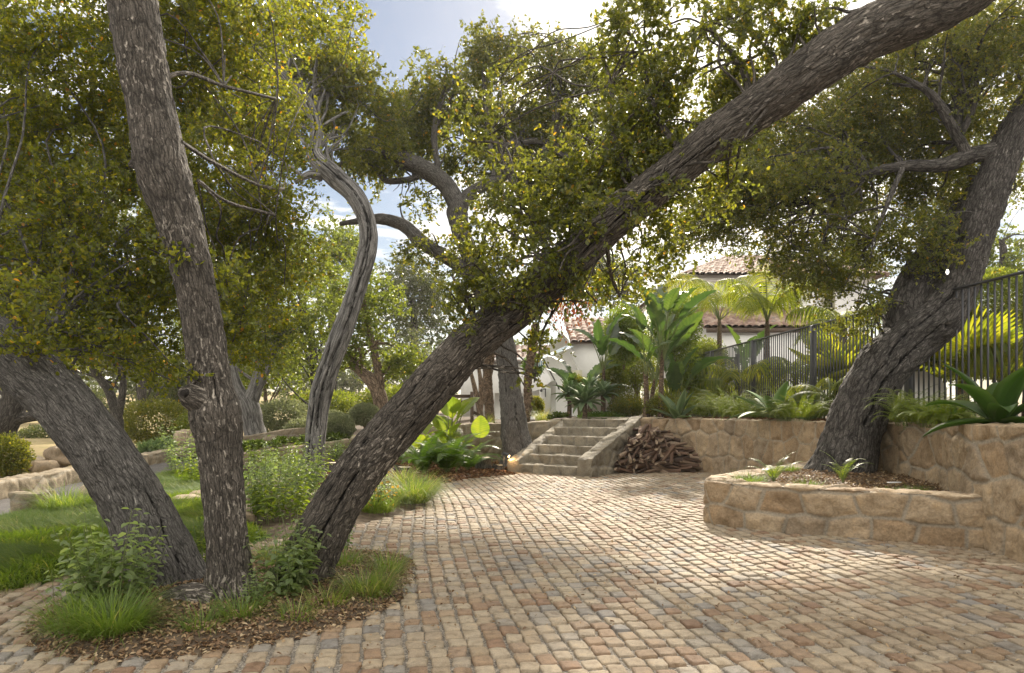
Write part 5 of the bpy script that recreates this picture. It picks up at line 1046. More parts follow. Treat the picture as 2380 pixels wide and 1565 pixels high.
# ------------------------------------------------------------------ succulent bed: one rosette, copied
r_ = np.random.default_rng(3); proto = rosette(r_, 22, .16, .07, 1.3, .1, -.1, .012).build('succulent_rosette', M_lime)
tag(proto, 'lime green succulent rosette in the raised bed above the low wall', 'succulent', 'succulent rosettes in the raised bed'); first = True
for k in range(62):
    t = r_.random(); x = -7.6 + 3.2 * t; y = 17.9 + .25 * t + r_.uniform(-.45, .85); z = zt(x, y) + .06 + .1 * r_.random()
    if first: proto.location = (x, y, z); first = False
    else: dup(proto, (x, y, z), r_.random() * 6.28, r_.uniform(.8, 1.5))
for k, (px_, Y, s) in enumerate([(1296, 17.1, 1.2), (1312, 16.95, 1.0), (1280, 17.0, .9), (1420, 16.95, .9)]):
    dup(proto, on_t(px_, Y, .05), r_.random() * 6, s, label=['green succulent rosette below the silvery agave, largest one', 'small succulent rosette at the terrace edge left of the steps', 'succulent rosette next to the bronze grass', 'succulent rosette right of the silvery agave'][k])['group'] = 'terrace succulents'
# ------------------------------------------------------------------ clipped and feathery shrubs
def shrub(name, c, r, n, leaf, mat, label, cat, seed, ratio=.45, hollow=.75, group=None, upb=.3, droop=0.0, outw=.8, shape=None, base=True):
    """crown of small leaves on a short stem; c = centre, r = radii"""
    r_ = np.random.default_rng(seed + 2300); t = thing(name, (c[0], c[1], c[2] - r[2]), label, cat, group); mb = MB()
    u = rand_dir(r_, n); rad = (hollow + (1 - hollow) * r_.random((n, 1))) * (1 + .10 * (fbm(u * 3 + seed, 3, seed)[:, None] - .5) * 4); p = u * rad * np.array(r) + np.array([0, 0, r[2]])
    p[:, 2] = np.maximum(p[:, 2], .0 + .02 * r_.random(n)); d = norm(u * outw + rand_dir(r_, n) * .8 + np.array([0, 0, .15 - droop])); ls = leaf * r_.uniform(.6, 1.3, n)
    leaf_arr(mb, p, d, norm(rand_dir(r_, n) + np.array([0, 0, upb])), ls, ls * ratio, np.clip(r_.beta(2, 2.2, n) + .5 * (fbm(p * 6, 2, seed) - .5), 0, 1), 0, .12, .25)
    mb.build('foliage', mat, t, False); mb = MB()
    for k in range(4):
        a = k * 1.6 + seed; tube(mb, [(0, 0, -.08, .018), (math.cos(a) * r[0] * .2, math.sin(a) * r[1] * .2, r[2] * .6, .014), (math.cos(a) * r[0] * .5, math.sin(a) * r[1] * .5, r[2] * 1.2, .006)], 6, .1)
    mb.build('stem', M_stem_br, t); return t
def sh_px(px, py, Y, rx, ry, *a, **k):
    c = W(px, py, Y); return shrub(a[0], c, (rx / FOC * Y, rx / FOC * Y, ry / FOC * Y), *a[1:], **k)
sh_px(789, 990, 18.3, 35, 28, 'ball_shrub', 9000, .05, M_silver, 'clipped grey-green ball shrub nearest the twisted trunk', 'shrub', 1, group='clipped ball shrubs')
sh_px(847, 964, 19.2, 34, 26, 'ball_shrub', 9000, .05, M_silver, 'clipped ball shrub behind, partly covered by the leaning trunk', 'shrub', 2, group='clipped ball shrubs')
sh_px(775, 975, 19.8, 26, 20, 'ball_shrub', 5000, .05, M_silver, 'smaller ball shrub behind the nearest one', 'shrub', 3, group='clipped ball shrubs')
sh_px(655, 970, 22, 60, 45, 'white_leaf_shrub', 5000, .09, M_silver, 'loose glossy pale-leaved shrub beside the pollarded oak', 'shrub', 4, hollow=.5)
sh_px(700, 1000, 21, 40, 26, 'white_leaf_shrub', 2500, .08, M_silver, 'pale-leaved shrub just left of the twisted trunk', 'shrub', 5, hollow=.5)
sh_px(360, 985, 24, 90, 60, 'dark_shrub', 9000, .09, M_oak_dark, 'dark rounded shrub between the left and upright trunks', 'shrub', 6, hollow=.5)
sh_px(455, 1000, 23, 50, 40, 'glossy_shrub', 4000, .08, M_oak_lit, 'glossy shrub just left of the upright trunk', 'shrub', 7, hollow=.5)
sh_px(95, 1015, 30, 55, 26, 'meadow_bush', 4000, .10, M_far, 'round olive bush out on the dry meadow', 'shrub', 8, hollow=.5)
sh_px(20, 1060, 12.5, 48, 50, 'hedge_bush', 5000, .05, M_oak_dark, 'dark bush at the left frame edge behind the road wall', 'shrub', 9, hollow=.5)
sh_px(345, 1045, 18, 22, 12, 'spiky_shrub', 700, .16, M_agave, 'grey spiky shrub on the bank behind the left trunk', 'shrub', 10, ratio=.14, hollow=.1)
sh_px(380, 1035, 18.6, 22, 14, 'spiky_shrub', 700, .16, M_agave, 'grey spiky shrub beside the far rock pile', 'shrub', 11, ratio=.14, hollow=.1)
def feathery(px, Y, wpx, hpx, label, seed, mat=M_feather, dz=0.0):
    r_ = np.random.default_rng(seed + 2700); loc = on_t(px, Y, dz); t = thing('feathery_shrub', loc, label, 'shrub', 'feathery shrubs along the wall'); mb = MB(); rx, h = wpx / FOC * Y, hpx / FOC * Y
    for k in range(110):
        a = r_.random() * 6.283; rr = rx * .6 * math.sqrt(r_.random()); L = h * r_.uniform(.9, 1.6)
        frond(mb, r_, (math.cos(a) * rr * 1.2, math.sin(a) * rr * .8, 0), a + r_.normal(0, .5), L, r_.uniform(.8, 1.5), r_.uniform(1.2, 2.4), 26, .06, .009, .6, None, .15, .003, 3, .3)
    mb.build('foliage', [mat, M_stem], t, False); return t
for k, (px_, Y, w, h, lab) in enumerate([(1640, 15.7, 60, 62, 'feathery green shrub beside the first agave, leftmost of the row'), (1690, 15.0, 60, 72, 'tall feathery shrub second along the wall top'), (1742, 14.3, 62, 66, 'feathery shrub drooping over the middle of the wall'), (1715, 16.3, 60, 70, 'feathery shrub at the back of the row against the railing'), (1795, 14.6, 60, 62, 'feathery shrub behind the splayed agave'),
        (1858, 11.9, 70, 62, 'bright feathery shrub between the splayed agave and the leaning oak'), (1890, 12.8, 70, 88, 'feathery shrub close behind the leaning oak trunk on its left'), (1830, 13.6, 70, 80, 'yellowish feathery shrub by the railing post'), (2135, 9.0, 80, 95, 'feathery shrub right of the leaning oak trunk'), (2190, 8.3, 80, 70, 'feathery shrub left of the big dark agave'), (2070, 9.9, 60, 80, 'shaded feathery shrub tucked behind the oak trunk')]):
    feathery(px_, Y, w, h, lab, k)
# ------------------------------------------------------------------ broad-leaved tropicals
def paddle_plant(name, loc, specs, label, mat, seed, lw=.34, ragged=.3, group='bird of paradise plants', trunk=None, cat='plant'):
    """specs: azimuth, stalk length, stalk lean, blade length"""
    r_ = np.random.default_rng(seed + 3100); t = thing(name, loc, label, cat, group)
    if trunk:
        mb = MB()
        for q in trunk: tube(mb, q, 10, .1, .006)
        mb.build('trunk', M_bark_palm, t)
    for az, sl, lean, bl in specs:
        mb = MB(); b0 = np.array(trunk[int(r_.integers(len(trunk)))][-1][:3]) * np.array([1, 1, .8]) if trunk else np.array([r_.normal(0, .04), r_.normal(0, .04), 0]); o = np.array([math.cos(az), math.sin(az), 0])
        tt = np.linspace(0, 1, 6); th = lean * (.35 + .65 * tt); ds = sl / 5; C = b0 + np.concatenate([[np.zeros(3)], np.cumsum(o * (np.sin(th[1:]) * ds)[:, None] + np.array([0, 0, 1]) * (np.cos(th[1:]) * ds)[:, None], 0)])
        tube(mb, np.column_stack([C, np.linspace(.022, .010, 6)]), 6, .1, mat=1, cap=False)
        d = C[-1] - C[-2]; up = np.cross(np.cross(d, o + [0, 0, .01]), d); up = np.array([0, 0, 1.0]) - o * .6 if lean < .4 else np.array([0, 0, 1.0])
        broad(mb, r_, C[-1], d + o * .15 * np.linalg.norm(d), up + r_.normal(0, .35, 3), bl, lw * bl / .9, r_.uniform(.25, .8), r_.uniform(.1, .3), ragged, r_.uniform(.3, .8))
        mb.build('leaf', [mat, M_stem], t)
    return t
def rspec(seed, n, h0, h1, l0, l1, bl0, bl1):
    r_ = np.random.default_rng(seed); return [(k * 2.4 + r_.normal(0, .3), r_.uniform(h0, h1), r_.uniform(l0, l1), r_.uniform(bl0, bl1)) for k in range(n)]
paddle_plant('bird_of_paradise', on_t(1500, 17.0), rspec(1, 12, .5, 1.3, .1, .75, .85, 1.25), 'giant bird of paradise with dark trunk, left clump behind the steps', M_bop, 1, trunk=[[(0, 0, -.1, .09), (.03, 0, .6, .07), (.0, 0, 1.2, .06)], [(.15, .1, -.1, .07), (.18, .1, .5, .06), (.25, .05, 1.0, .05)]])
paddle_plant('bird_of_paradise', on_t(1535, 16.7), rspec(2, 13, .7, 1.6, .08, .6, .8, 1.2), 'giant bird of paradise, tallest clump reaching the villa eaves', M_bop, 2, trunk=[[(0, 0, -.1, .08), (.02, 0, .8, .065), (.05, 0, 1.7, .05)]])
paddle_plant('bird_of_paradise', on_t(1402, 19.5), rspec(3, 9, .5, 1.2, .1, .6, .75, 1.1), 'bird of paradise with thin trunk in front of the tiled wing roof', M_bop, 3, trunk=[[(0, 0, -.1, .07), (.02, 0, .8, .055), (.0, 0, 1.5, .05)]])
paddle_plant('bird_of_paradise', on_t(1350, 20.0), rspec(4, 10, .5, 1.3, .15, .8, .8, 1.2), 'bird of paradise with arching pale leaves against the white gable', M_bop, 4)
paddle_plant('broad_leaf_plant', (-1.45, 15.7, .03), rspec(5, 11, .5, 1.25, .1, .45, .5, .75), 'broad paddle-leaved plant behind the leaning trunk, sunlit lime', M_lime, 5, .52, .05, 'broad paddle-leaved plants')
paddle_plant('broad_leaf_plant', (-2.15, 15.6, .03), rspec(6, 7, .3, .8, .2, .7, .4, .6), 'broad paddle-leaved plant at the left, close to the leaning trunk', M_lime, 6, .52, .05, 'broad paddle-leaved plants')
t = thing('broad_leaf_plant', (-.72, 15.3, .03), 'single round backlit lime leaf on a stalk beside the oak', 'plant', 'broad paddle-leaved plants'); mb = MB(); r_ = np.random.default_rng(8)
tube(mb, [(0, 0, 0, .012), (.0, .02, .35, .010), (0, 0, .68, .007)], 6, .08, mat=1); broad(mb, r_, (0, 0, .66), (0.05, -.1, 1), (0, -1, .1), .52, .42, .08, .04, 0, .7, .8); mb.build('leaf', [M_lime, M_stem], t)
# ------------------------------------------------------------------ palms
def palm(loc, h, n, L, label, seed, lean=(0, 0), rad=.085, e=(.35, 1.35), azs=None, ll=.60):
    r_ = np.random.default_rng(seed + 3500); t = thing('palm_tree', loc, label, 'palm tree', 'palms in front of the villa'); mb = MB()
    tube(mb, [(0, 0, -.1, rad * 1.2), (lean[0] * .4, lean[1] * .4, h * .5, rad), (lean[0], lean[1], h, rad * .85), (lean[0], lean[1], h + .35, rad * .5)], 14, .04, .006, fur=(2, 18)); mb.build('trunk', M_bark_palm, t)
    for k in range(n):
        mb = MB(); az = azs[k] if azs else k * 2.4 + r_.normal(0, .2); frond(mb, r_, (lean[0], lean[1], h + .25), az, L * r_.uniform(.85, 1.1), r_.uniform(*e), r_.uniform(1.5, 2.3), 36, ll, .030, 1.25, lambda t: np.sin(np.pi * np.clip(t * .8 + .14, 0, 1)) ** .6, .22, .018, 6, .05, fwd=.30)
        mb.build('frond', [M_palm, M_stem], t, False)
    return t
palm(on_t(1672, 21.5), 2.75, 10, 2.9, 'taller arching palm left of the villa windows', 1, e=(.7, 1.45), azs=[3.3, 2.6, -2.4, -.3, .5, 1.5, -1.4, 3.9, 2.0, -2.0])
palm(on_t(1783, 18.6), 2.3, 10, 2.4, 'compact palm with drooping fronds at the centre of the railing', 2, e=(.7, 1.5), azs=[3.2, .0, .5, -.6, -2.5, 2.4, -1.5, 1.5, -2.0, 4.0])
palm(on_t(1850, 16.5), .7, 6, 1.4, 'low palm behind the railing under the compact one', 3, e=(.7, 1.4))
palm(on_t(1960, 17.5), 2.0, 7, 1.7, 'palm hidden behind the oak foliage at the right of the villa', 4, e=(.6, 1.4))
palm(on_t(1720, 19.0), .5, 8, 1.6, 'young palm low behind the iron gate', 5, e=(.6, 1.4))
palm(on_t(1600, 18.6), .2, 6, 1.3, 'small yellowing palm frond cluster left of the railing', 6, e=(.5, 1.2))
palm(on_t(1930, 12.4, .0), .12, 7, 1.1, 'young palm with golden fronds left of the leaning oak trunk', 7, e=(.5, 1.2), rad=.04, ll=.3)
palm(on_t(2390, 11.0), .9, 6, 1.2, 'palm at the right edge behind the near railing', 8, e=(.4, 1.3))
def fan_palm(loc, n, label, seed, R_=.75):
    r_ = np.random.default_rng(seed + 3900); t = thing('fan_palm', loc, label, 'palm tree'); mb = MB(); tube(mb, [(0, 0, -.1, .10), (0, 0, .5, .09)], 10, .05, .01, fur=(3, 16)); mb.build('trunk', M_bark_palm, t)
    for k in range(n):
        mb = MB(); az = k * 2.4; el = r_.uniform(.3, 1.35); o = np.array([math.cos(az) * math.cos(el), math.sin(az) * math.cos(el), math.sin(el)]); c = np.array([0, 0, .45]) + o * .55
        tube(mb, [(0, 0, .45, .01), (*c, .007)], 5, .2, mat=1); s = norm(np.cross(o, [0, 0, 1.0])); u = np.cross(s, o); m = 26; a = np.linspace(-2.2, 2.2, m); d = o * np.cos(a)[:, None] + s * np.sin(a)[:, None] + u * .12
        leaf_arr(mb, np.repeat(c[None], m, 0), d, np.repeat(u[None], m, 0), R_ * (1 - .06 * a ** 2), .055, r_.uniform(.3, 1, m), 0, .2, .25); mb.build('fan', [M_palm, M_stem], t, False)
    return t
fan_palm(on_t(2236, 11.5, .3), 12, 'yellow-green fan palm seen through the near railing', 1)
fan_palm(on_t(1950, 14.5, .3), 10, 'fan palm behind the railing left of the leaning oak', 2)
fan_palm(on_t(2120, 14, .3), 10, 'fan palm half hidden behind the leaning oak trunk', 3)
# boots-clad palm trunks beside the oak, their crowns lost in the foliage above
def trunk_palm(pxs, Y, label, seed):
    p = pxlimb(pxs, Y); t = thing('palm_tree', p[0][:3], label, 'palm tree'); mb = MB(); tube(mb, p, 16, .03, .02, fur=(1.2, 9), warp=.16, seed=seed); o = mb.build('trunk', M_bark_palm, t); o.location = tuple(-q for q in t.location)
    r_ = np.random.default_rng(seed)
    for k in range(6):
        mb = MB(); frond(mb, r_, p[-1][:3], k * 1.05 + seed, 1.5, 1.1, 1.7, 30, .4, .03, .8, None, .2, .014, 4); o = mb.build('frond', [M_palm, M_stem], t, False); o.location = tuple(-q for q in t.location)
trunk_palm([(1143, 1005, 13), (1138, 960, 12), (1134, 900, 12), (1136, 840, 13), (1145, 790, 12), (1150, 740, 10)], 18.0, 'brown palm trunk with peeling leaf bases left of the rugged oak', 1)
trunk_palm([(1222, 985, 9), (1228, 940, 11), (1226, 900, 10), (1232, 850, 11), (1240, 800, 12), (1246, 750, 10)], 18.0, 'reddish palm trunk with leaf stubs right of the rugged oak', 2)
t = thing('pale_bare_tree', on_t(1112, 20), 'pale multi-stemmed bare tree against the white back wall', 'tree'); mb = MB()
for a in ([(1118, 980, 8), (1112, 940, 7), (1098, 880, 5), (1090, 850, 4), (1080, 800, 3)], [(1115, 960, 7), (1118, 900, 6), (1112, 850, 4), (1105, 800, 3)], [(1117, 950, 6), (1125, 890, 5), (1128, 840, 3)]): tube(mb, pxlimb(a, 20), 10, .06, .004)
o = mb.build('trunk', M_bark_tan, t); o.location = tuple(-q for q in t.location)
mb = MB(); foliage(mb, [(1100, 800, 20, 50, 40, .5, .5)], .06, 1.2, 9); o = mb.build('crown', [M_oak_lit, M_bark_tan], t, False); o.location = tuple(-q for q in t.location)
# leafy shrubs and hedges on the terrace
sh_px(1450, 780, 20.5, 52, 75, 'leafy_shrub', 12000, .075, M_lime, 'tall yellow-green bamboo-like shrub left of the bird of paradise', 'shrub', 21, hollow=.3)
sh_px(1565, 770, 19.5, 62, 85, 'leafy_shrub', 14000, .07, M_lime, 'yellow-green leafy shrub between bird of paradise and tall palm', 'shrub', 22, hollow=.3)
sh_px(1600, 870, 19.0, 42, 40, 'leafy_shrub', 5000, .06, M_lime, 'sunny leafy shrub at the start of the railing', 'shrub', 23, hollow=.4)
sh_px(1460, 945, 17.6, 50, 26, 'low_shrub', 6000, .05, M_oak_dark, 'dark low shrub under the bird of paradise, left part', 'shrub', 24, hollow=.4)
sh_px(1540, 945, 16.9, 45, 26, 'low_shrub', 5000, .05, M_oak_dark, 'dark low shrub under the bird of paradise beside the path', 'shrub', 25, hollow=.4)
sh_px(1345, 905, 19.5, 38, 30, 'round_shrub', 6000, .05, M_oak_dark, 'round dark clipped shrub behind the soft agaves', 'shrub', 26, hollow=.7)
sh_px(1245, 945, 19.0, 20, 24, 'dark_shrub', 2500, .06, M_oak_dark, 'dark shrub inside the white garden wall', 'shrub', 27, hollow=.4)
sh_px(2300, 700, 15, 85, 70, 'round_hedge', 16000, .06, M_oak_lit, 'big rounded green hedge beyond the near railing', 'hedge', 28, hollow=.75)
sh_px(2290, 790, 13.5, 110, 26, 'variegated_hedge', 9000, .06, M_lime, 'low golden variegated hedge beyond the near railing', 'hedge', 29, hollow=.6)
sh_px(2360, 850, 13, 80, 40, 'green_shrub', 7000, .06, M_oak_dark, 'mid-green shrub at the right edge behind the railing', 'shrub', 30, hollow=.4)
sh_px(2010, 850, 15.5, 70, 60, 'leafy_shrub', 7000, .07, M_lime, 'lime shrub behind the railing left of the leaning oak', 'shrub', 31, hollow=.3)
sh_px(1240, 850, 22.5, 26, 26, 'ivy_clump', 2500, .07, M_broad, 'dark ivy clump on the white back wall beside the awning', 'ivy', 32, hollow=.5)
sh_px(1400, 970, 17.5, 60, 12, 'low_shrub', 4000, .045, M_broad, 'low groundcover shrub at the foot of the soft agaves', 'shrub', 33, hollow=.3)
mb = MB(); r_ = np.random.default_rng(77); n = 520; c = W(1318, 715, 6.4); p = c + r_.normal(0, 1, (n, 3)) * [.11, .10, .12] + (r_.random((n, 1)) < .5) * np.array([.04, 0, .08]); d = norm(np.column_stack([r_.normal(0, .4, (n, 2)), -np.ones(n)]))
leaf_arr(mb, p, d, rand_dir(r_, n), .034, .014, r_.random(n)); o = mb.build('rust_leaves', M_orange, lt_owner if 'lt_owner' in globals() else None, False); tag(o, 'cluster of rust-red leaves hanging under the leaning trunk', 'leaf cluster')

# ------------------------------------------------------------------ stumps, rocks, blocks
def stump(loc, r, h, label, seed):
    t = thing('tree_stump', loc, label, 'stump', 'sawn stumps and blocks'); mb = MB(); tube(mb, [(0, 0, -.05, r * 1.12), (0, 0, h * .5, r), (.01, 0, h, r * .96)], 28, .02, .012, fur=(6, 3), seed=seed, warp=.12, cap=False); mb.build('trunk', M_bark, t)
    mb = MB(); a = np.linspace(0, 6.283, 25)[:-1]; mb.add(np.vstack([np.column_stack([np.cos(a) * r * .97, np.sin(a) * r * .97, np.full(24, h - .004)]), [[0, 0, h]]]), np.stack([np.arange(24), (np.arange(24) + 1) % 24, np.full(24, 24)], 1)); mb.build('cut_face', M_path, t)
stump((-.62, 14.75, .03), .19, .27, 'taller sawn stump beside the path light', 1)
stump((-.29, 14.55, .03), .14, .12, 'low sawn stump right at the path light', 2)
stump((-4.45, 14.0, .03), .17, .2, 'dark stump left of the twisted trunk', 3)
stump((-3.75, 14.2, .03), .16, .2, 'dark stump just right of the twisted trunk', 4)
stump((-2.3, 14.3, .03), .20, .10, 'flat weathered stump slice at the fern bed', 5)
stump((-1.95, 13.6, .03), .16, .05, 'thin round stump slice beside the kerb grass', 6)
mb = MB(); box_arr(mb, (0, 0, .1), (.34, .24, .22), 0, 0, .5, .02); put(mb, 'timber_block', M_woodpost, (-5.2, 13.5, .02), 'dark squared timber block among the herbs', 'timber block', rz=.2)
def rock(loc, r, label, seed, name='rock', cat='rock', group=None, flat=.7, lump=.5):
    r_ = np.random.default_rng(seed); n, m = 18, 26; ph = np.linspace(0, np.pi, n)[:, None]; th = np.linspace(0, 2 * np.pi, m + 1)[None]
    d = np.stack([np.sin(ph) * np.cos(th), np.sin(ph) * np.sin(th), np.cos(ph) * np.ones_like(th)], -1).reshape(-1, 3); f_ = fbm(d * 1.4 + seed * 3.7, 3, seed); s = 1 + lump * (f_ - .5) * 2
    p = d * s[:, None]; p = np.clip(p, -.92, .92) if lump > .3 else p; p = p * np.array(r)
    i = (np.arange(n - 1)[:, None] * (m + 1) + np.arange(m)[None]).ravel(); mb = MB().add(p, np.stack([i, i + m + 1, i + m + 2, i + 1], 1), 0, r_.random())
    o = mb.build(name, M_rock, None, True, {'joint': np.zeros(len(p))}); o.location = tuple(float(q) for q in loc); o.rotation_euler = (0, 0, r_.random() * 6); return tag(o, label, cat, group)
rock((-6.0, 9.7, .12), (.17, .15, .15), 'smooth pale boulder on the lawn against the left trunk', 1, 'boulder', 'boulder', lump=.15)
mb = MB(); J = []; wall_mesh(mb, [(-6.42, 8.72), (-6.2, 8.66), (-5.98, 8.66)], 0, .27, .3, (.3, .2), .02, .022, 71, .014, joints=J, back=1.0)
tag(mb.build('stone_block', M_wall_pale, None, True, {'joint': np.concatenate(J)}), 'squat stone block pier at the edge of the lawn and road', 'stone block')
r_ = np.random.default_rng(12)
for k in range(15):
    big = k == 0; x, y = (-8.9, 13.6) if big else (-9.4 + r_.uniform(-.6, 1.3), 13.3 + r_.uniform(-.7, .9))
    rock((x, y, .42 if big else .14 + r_.uniform(0, .12)), (.36, .3, .22) if big else tuple(r_.uniform(.12, .24, 3) * [1.2, 1, .75]), 'largest domed rock on top of the pile behind the road wall' if big else 'brown rock in the dry-stone pile behind the road wall', 20 + k, group=None if big else 'rocks piled behind the road wall')
for k in range(10): rock((-9.9 + r_.uniform(-.4, 1.4), 20.6 + r_.uniform(-.3, .5), .36 + r_.uniform(0, .22)), tuple(r_.uniform(.14, .3, 3) * [1.2, 1, .8]), 'tan rock in the far pile behind the upright trunk', 50 + k, group='rocks in the far pile')
for k, (x, y, s) in enumerate([(432, 1176, .22), (462, 1166, .2), (585, 1200, .2), (560, 1222, .16)]):
    g = G(x, y); rock((g[0], g[1], .09), (s, s * .8, .07), ['flat stepping stone in the lawn left of the upright trunk', 'second flat stepping stone behind the first in the lawn', 'flat pale stone at the lawn edge by the herbs', 'small flat stone just right of the upright trunk'][k], 80 + k, 'stepping_stone', 'stepping stone', lump=.35)
# ------------------------------------------------------------------ firewood: five split shapes, copied log by log
def log_mesh(seed):
    r_ = np.random.default_rng(seed); k = int(r_.integers(3, 6)); a = np.sort(r_.random(k) * 6.283); a = np.linspace(0, 6.283, k, endpoint=False) + r_.normal(0, .3, k); rr = r_.uniform(.035, .062, k); L = r_.uniform(.34, .46); ns = 7
    v = []
    for j, x in enumerate(np.linspace(-L / 2, L / 2, ns)):
        w = 1 + r_.normal(0, .035, k); v.append(np.column_stack([np.full(k, x) + r_.normal(0, .006, k), np.cos(a) * rr * w * 1.15, np.sin(a) * rr * w * .62]))
    i = np.arange(ns - 1)[:, None] * k + np.arange(k)[None]; nx = np.arange(ns - 1)[:, None] * k + (np.arange(k)[None] + 1) % k
    mb = MB().add(np.vstack(v), np.stack([i, nx, nx + k, i + k], -1).reshape(-1, 4), 0, .0)
    for e in (0, ns - 1): mb.add(np.vstack([v[e], v[e].mean(0)]), np.stack([np.arange(k), (np.arange(k) + 1) % k, np.full(k, k)], 1), 0, 1.0)
    return mb
protos = [log_mesh(k).build('firewood_log', M_log, None, False) for k in range(7)]
for p_ in protos: tag(p_, 'dark split firewood log in the heap beside the steps', 'firewood log', 'split logs in the firewood heap')
r_ = np.random.default_rng(44); used = 0
hp = lambda x: np.interp(x, [2.15, 2.45, 2.75, 2.95, 3.3, 3.6, 3.9], [.10, .50, .86, .92, .78, .62, .34])
def place_log(x, y, z, yaw, pitch, roll):
    global used
    if used < len(protos): o = protos[used]
    else:
        o = protos[used % len(protos)].copy(); COL.objects.link(o)
    used += 1; o.location = (x, y, z); o.rotation_euler = (roll, pitch, yaw)
for lay in range(17):
    z = .045 + lay * .053
    for row in range(3):
        x = 2.2 + r_.uniform(0, .2)
        while x < 3.85:
            if hp(x) > z:
                yf = 14.12 + (x - 2.2) * .16 + z * .62 + row * .17 + r_.normal(0, .04); back = np.interp(x, [2.2, 2.9, 3.4, 3.9], [14.05, 15.15, 15.0, 14.6]) - .0
                if yf < back - .02 + .1: place_log(x, yf, z + r_.normal(0, .01), r_.normal(-.1 if x > 3 else .5, .45 if x < 3.2 else .2), r_.normal(0, .14 if x > 3.2 else .32), r_.random() * 6.28)
            x += r_.uniform(.17, .30)
for k in range(34):
    x = r_.uniform(2.35, 3.5); z = hp(x) * r_.uniform(.25, 1.0); place_log(x, 14.06 + (x - 2.2) * .16 + z * .62, z + .05, r_.uniform(.2, 1.9), r_.uniform(-.9, .3), r_.random() * 6.28)
# ------------------------------------------------------------------ small fittings
pl = thing('path_light', (-.18, 14.42, .02), 'lit bronze path light on a stake beside the bottom step', 'path light'); mb = MB(); tube(mb, [(0, 0, 0, .014), (0, 0, .40, .014)], 8, .1); mb.build('stake', M_iron, pl)
mb = MB(); tube(mb, [(0, 0, .38, .03), (.07, -.02, .36, .034), (.11, -.03, .33, .036)], 12, .02); mb.build('lamp_head', M_iron, pl)
mb = MB(); tube(mb, [(.112, -.031, .328, .024), (.122, -.034, .320, .020)], 10, .02); mb.build('lamp', M_lamp, pl)
ld = bpy.data.lights.new('path_lamp_light', 'POINT'); ld.energy = 3.0; ld.color = (1, .6, .28); ld.shadow_soft_size = .03; lo = bpy.data.objects.new('path_lamp_light', ld); COL.objects.link(lo); lo.parent = pl; lo.location = (.16, -.05, .30)
rl = thing('timber_railing', on_t(1097, 18.6, -.3), 'dark brown timber post with handrail beside the pale bare tree', 'railing'); mb = MB(); box_arr(mb, (0, 0, .62), (.09, .09, 1.25), bev=.008); mb.build('post', M_woodpost, rl)
for z, x1, dz in ((1.12, -.9, -.0), (.96, -.9, 0), (.7, 1.1, -.55)):
    mb = MB(); a, b = np.array([0, 0.06, z]), np.array([x1, .08, z + dz]); s = np.array([0, 0, .045]); d = np.array([0, .04, 0]); mb.add(np.array([a - s, b - s, b + s, a + s, a - s + d, b - s + d, b + s + d, a + s + d]), [np.array([[0, 1, 2, 3], [4, 5, 6, 7], [0, 1, 5, 4], [3, 2, 6, 7], [0, 3, 7, 4], [1, 2, 6, 5]])]); mb.build('rail', M_woodpost, rl, False)
lt_ = thing('wall_lantern', W(1263, 918, 21.0), 'small black stair light bracket on the white garden wall post', 'wall light'); mb = MB(); box_arr(mb, (.06, 0, .06), (.03, .03, .26)); box_arr(mb, (0, -.02, .18), (.16, .05, .03)); box_arr(mb, (-.07, -.02, .13), (.07, .05, .08), tilt=.5); mb.build('bracket', M_iron, lt_)
sb = thing('hanging_bulb', W(2202, 633, 9.2), 'single white festoon bulb hanging in the fork of the leaning oak', 'light bulb'); mb = MB(); tube(mb, [(0, 0, .035, .010), (0, 0, .015, .018), (0, 0, -.012, .018), (0, 0, -.03, .006)], 12, .01); mb.build('bulb', M_bulb, sb)
mb = MB(); tube(mb, [(0, 0, .035, .009), (0, 0, .09, .009)], 8, .02); tube(mb, [(0, 0, .09, .003), (.04, 0, .2, .003), (.1, 0, .42, .003)], 5, .05); mb.build('cord', M_iron, sb)
mb = MB(); box_arr(mb, (0, 0, .02), (.16, .035, .012), 0, 0, .5, .004); put(mb, 'plastic_scrap', M_paper, (4.45, 7.95, .47), 'white plastic scrap lying on the planter soil', 'plastic scrap', rz=.1)

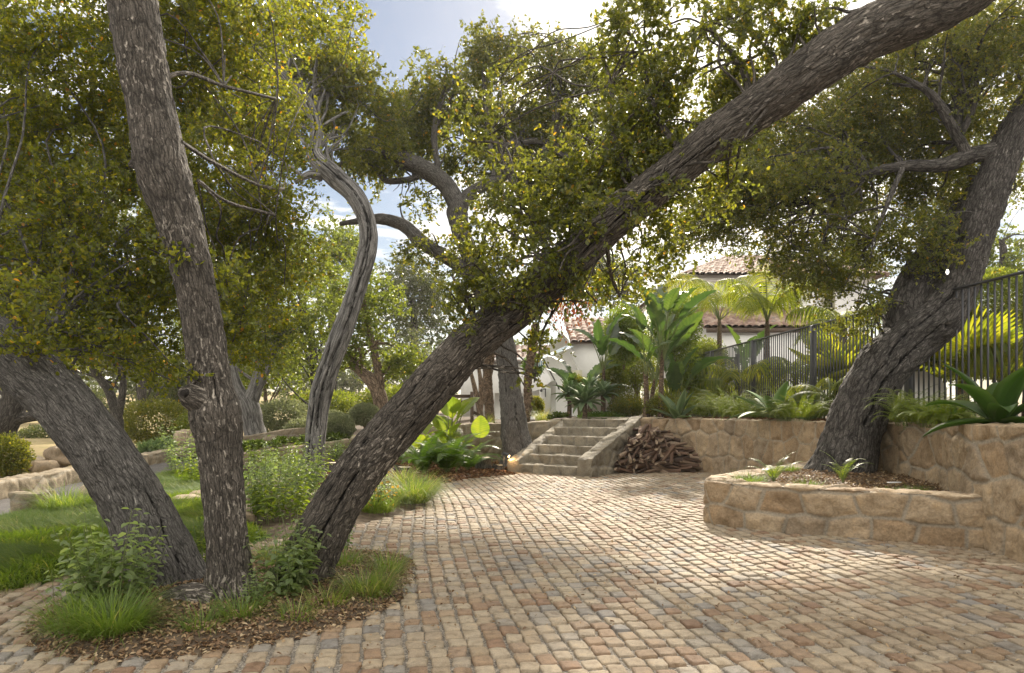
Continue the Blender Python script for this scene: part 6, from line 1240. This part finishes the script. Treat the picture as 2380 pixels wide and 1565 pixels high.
tuft(760, 1420, 260, .22, .13, 'short dry grass tuft at the island front below the leaning trunk', seed=43, bias=.25)
paddle_plant('bird_of_paradise', on_t(1570, 18.2), rspec(9, 10, .6, 1.4, .1, .6, .8, 1.2), 'bird of paradise with pale upright leaves against the villa wall', M_bop, 9)
paddle_plant('bird_of_paradise', on_t(1735, 22.5), rspec(10, 9, 1.2, 2.2, .1, .45, .9, 1.3), 'tall pale paddle-leaved plant between the two palms', M_bop, 10)
sh_px(1640, 900, 23, 60, 55, 'leafy_shrub', 7000, .07, M_lime, 'yellow-green shrub behind the gate below the taller palm', 'shrub', 41, hollow=.3)
sh_px(1480, 860, 22, 60, 60, 'leafy_shrub', 7000, .07, M_oak_lit, 'dull green shrub in front of the wing wall', 'shrub', 42, hollow=.3)

sh_px(2190, 845, 14.5, 120, 45, 'green_shrub', 9000, .06, M_oak_lit, 'wide green shrub behind the near railing, low in the middle', 'shrub', 51, hollow=.4)
sh_px(2390, 800, 16, 70, 90, 'green_shrub', 9000, .07, M_oak_lit, 'tall green shrub at the far right beyond the railing', 'shrub', 52, hollow=.4)

sh_px(1425, 880, 21.0, 36, 50, 'leafy_shrub', 6000, .07, M_oak_lit, 'olive shrub against the wing wall, right of the soft agaves', 'shrub', 61, hollow=.3)
sh_px(1640, 830, 21.8, 50, 45, 'leafy_shrub', 7000, .07, M_oak_lit, 'dark olive shrub at the foot of the taller palm', 'shrub', 62, hollow=.3)
sh_px(760, 940, 27, 90, 34, 'leafy_shrub', 7000, .10, M_oak_lit, 'wide pale shrub on the rise behind the twisted trunk', 'shrub', 63, hollow=.4)
sh_px(900, 935, 25, 70, 40, 'leafy_shrub', 6000, .10, M_oak_lit, 'pale shrub behind the tan oak, left of the white wing', 'shrub', 64, hollow=.4)
sh_px(540, 960, 28, 90, 34, 'leafy_shrub', 6000, .10, M_oak_lit, 'pale shrub far behind the pollarded oak', 'shrub', 65, hollow=.4)
# ------------------------------------------------------------------ the warm hazy air
hm = bpy.data.materials.new('warm_haze'); hm.use_nodes = True; hn = hm.node_tree.nodes; hn.remove(hn['Principled BSDF'])
pv = hn.new('ShaderNodeVolumePrincipled'); pv.inputs['Color'].default_value = (1, .96, .9, 1); pv.inputs['Density'].default_value = .0005; pv.inputs['Anisotropy'].default_value = .55
hm.node_tree.links.new(pv.outputs[0], hn['Material Output'].inputs['Volume'])
mb = MB(); box_arr(mb, (0, 64, 14), (190, 160, 40)); hz = mb.build('haze', hm, None, False); tag(hz, kind='stuff')
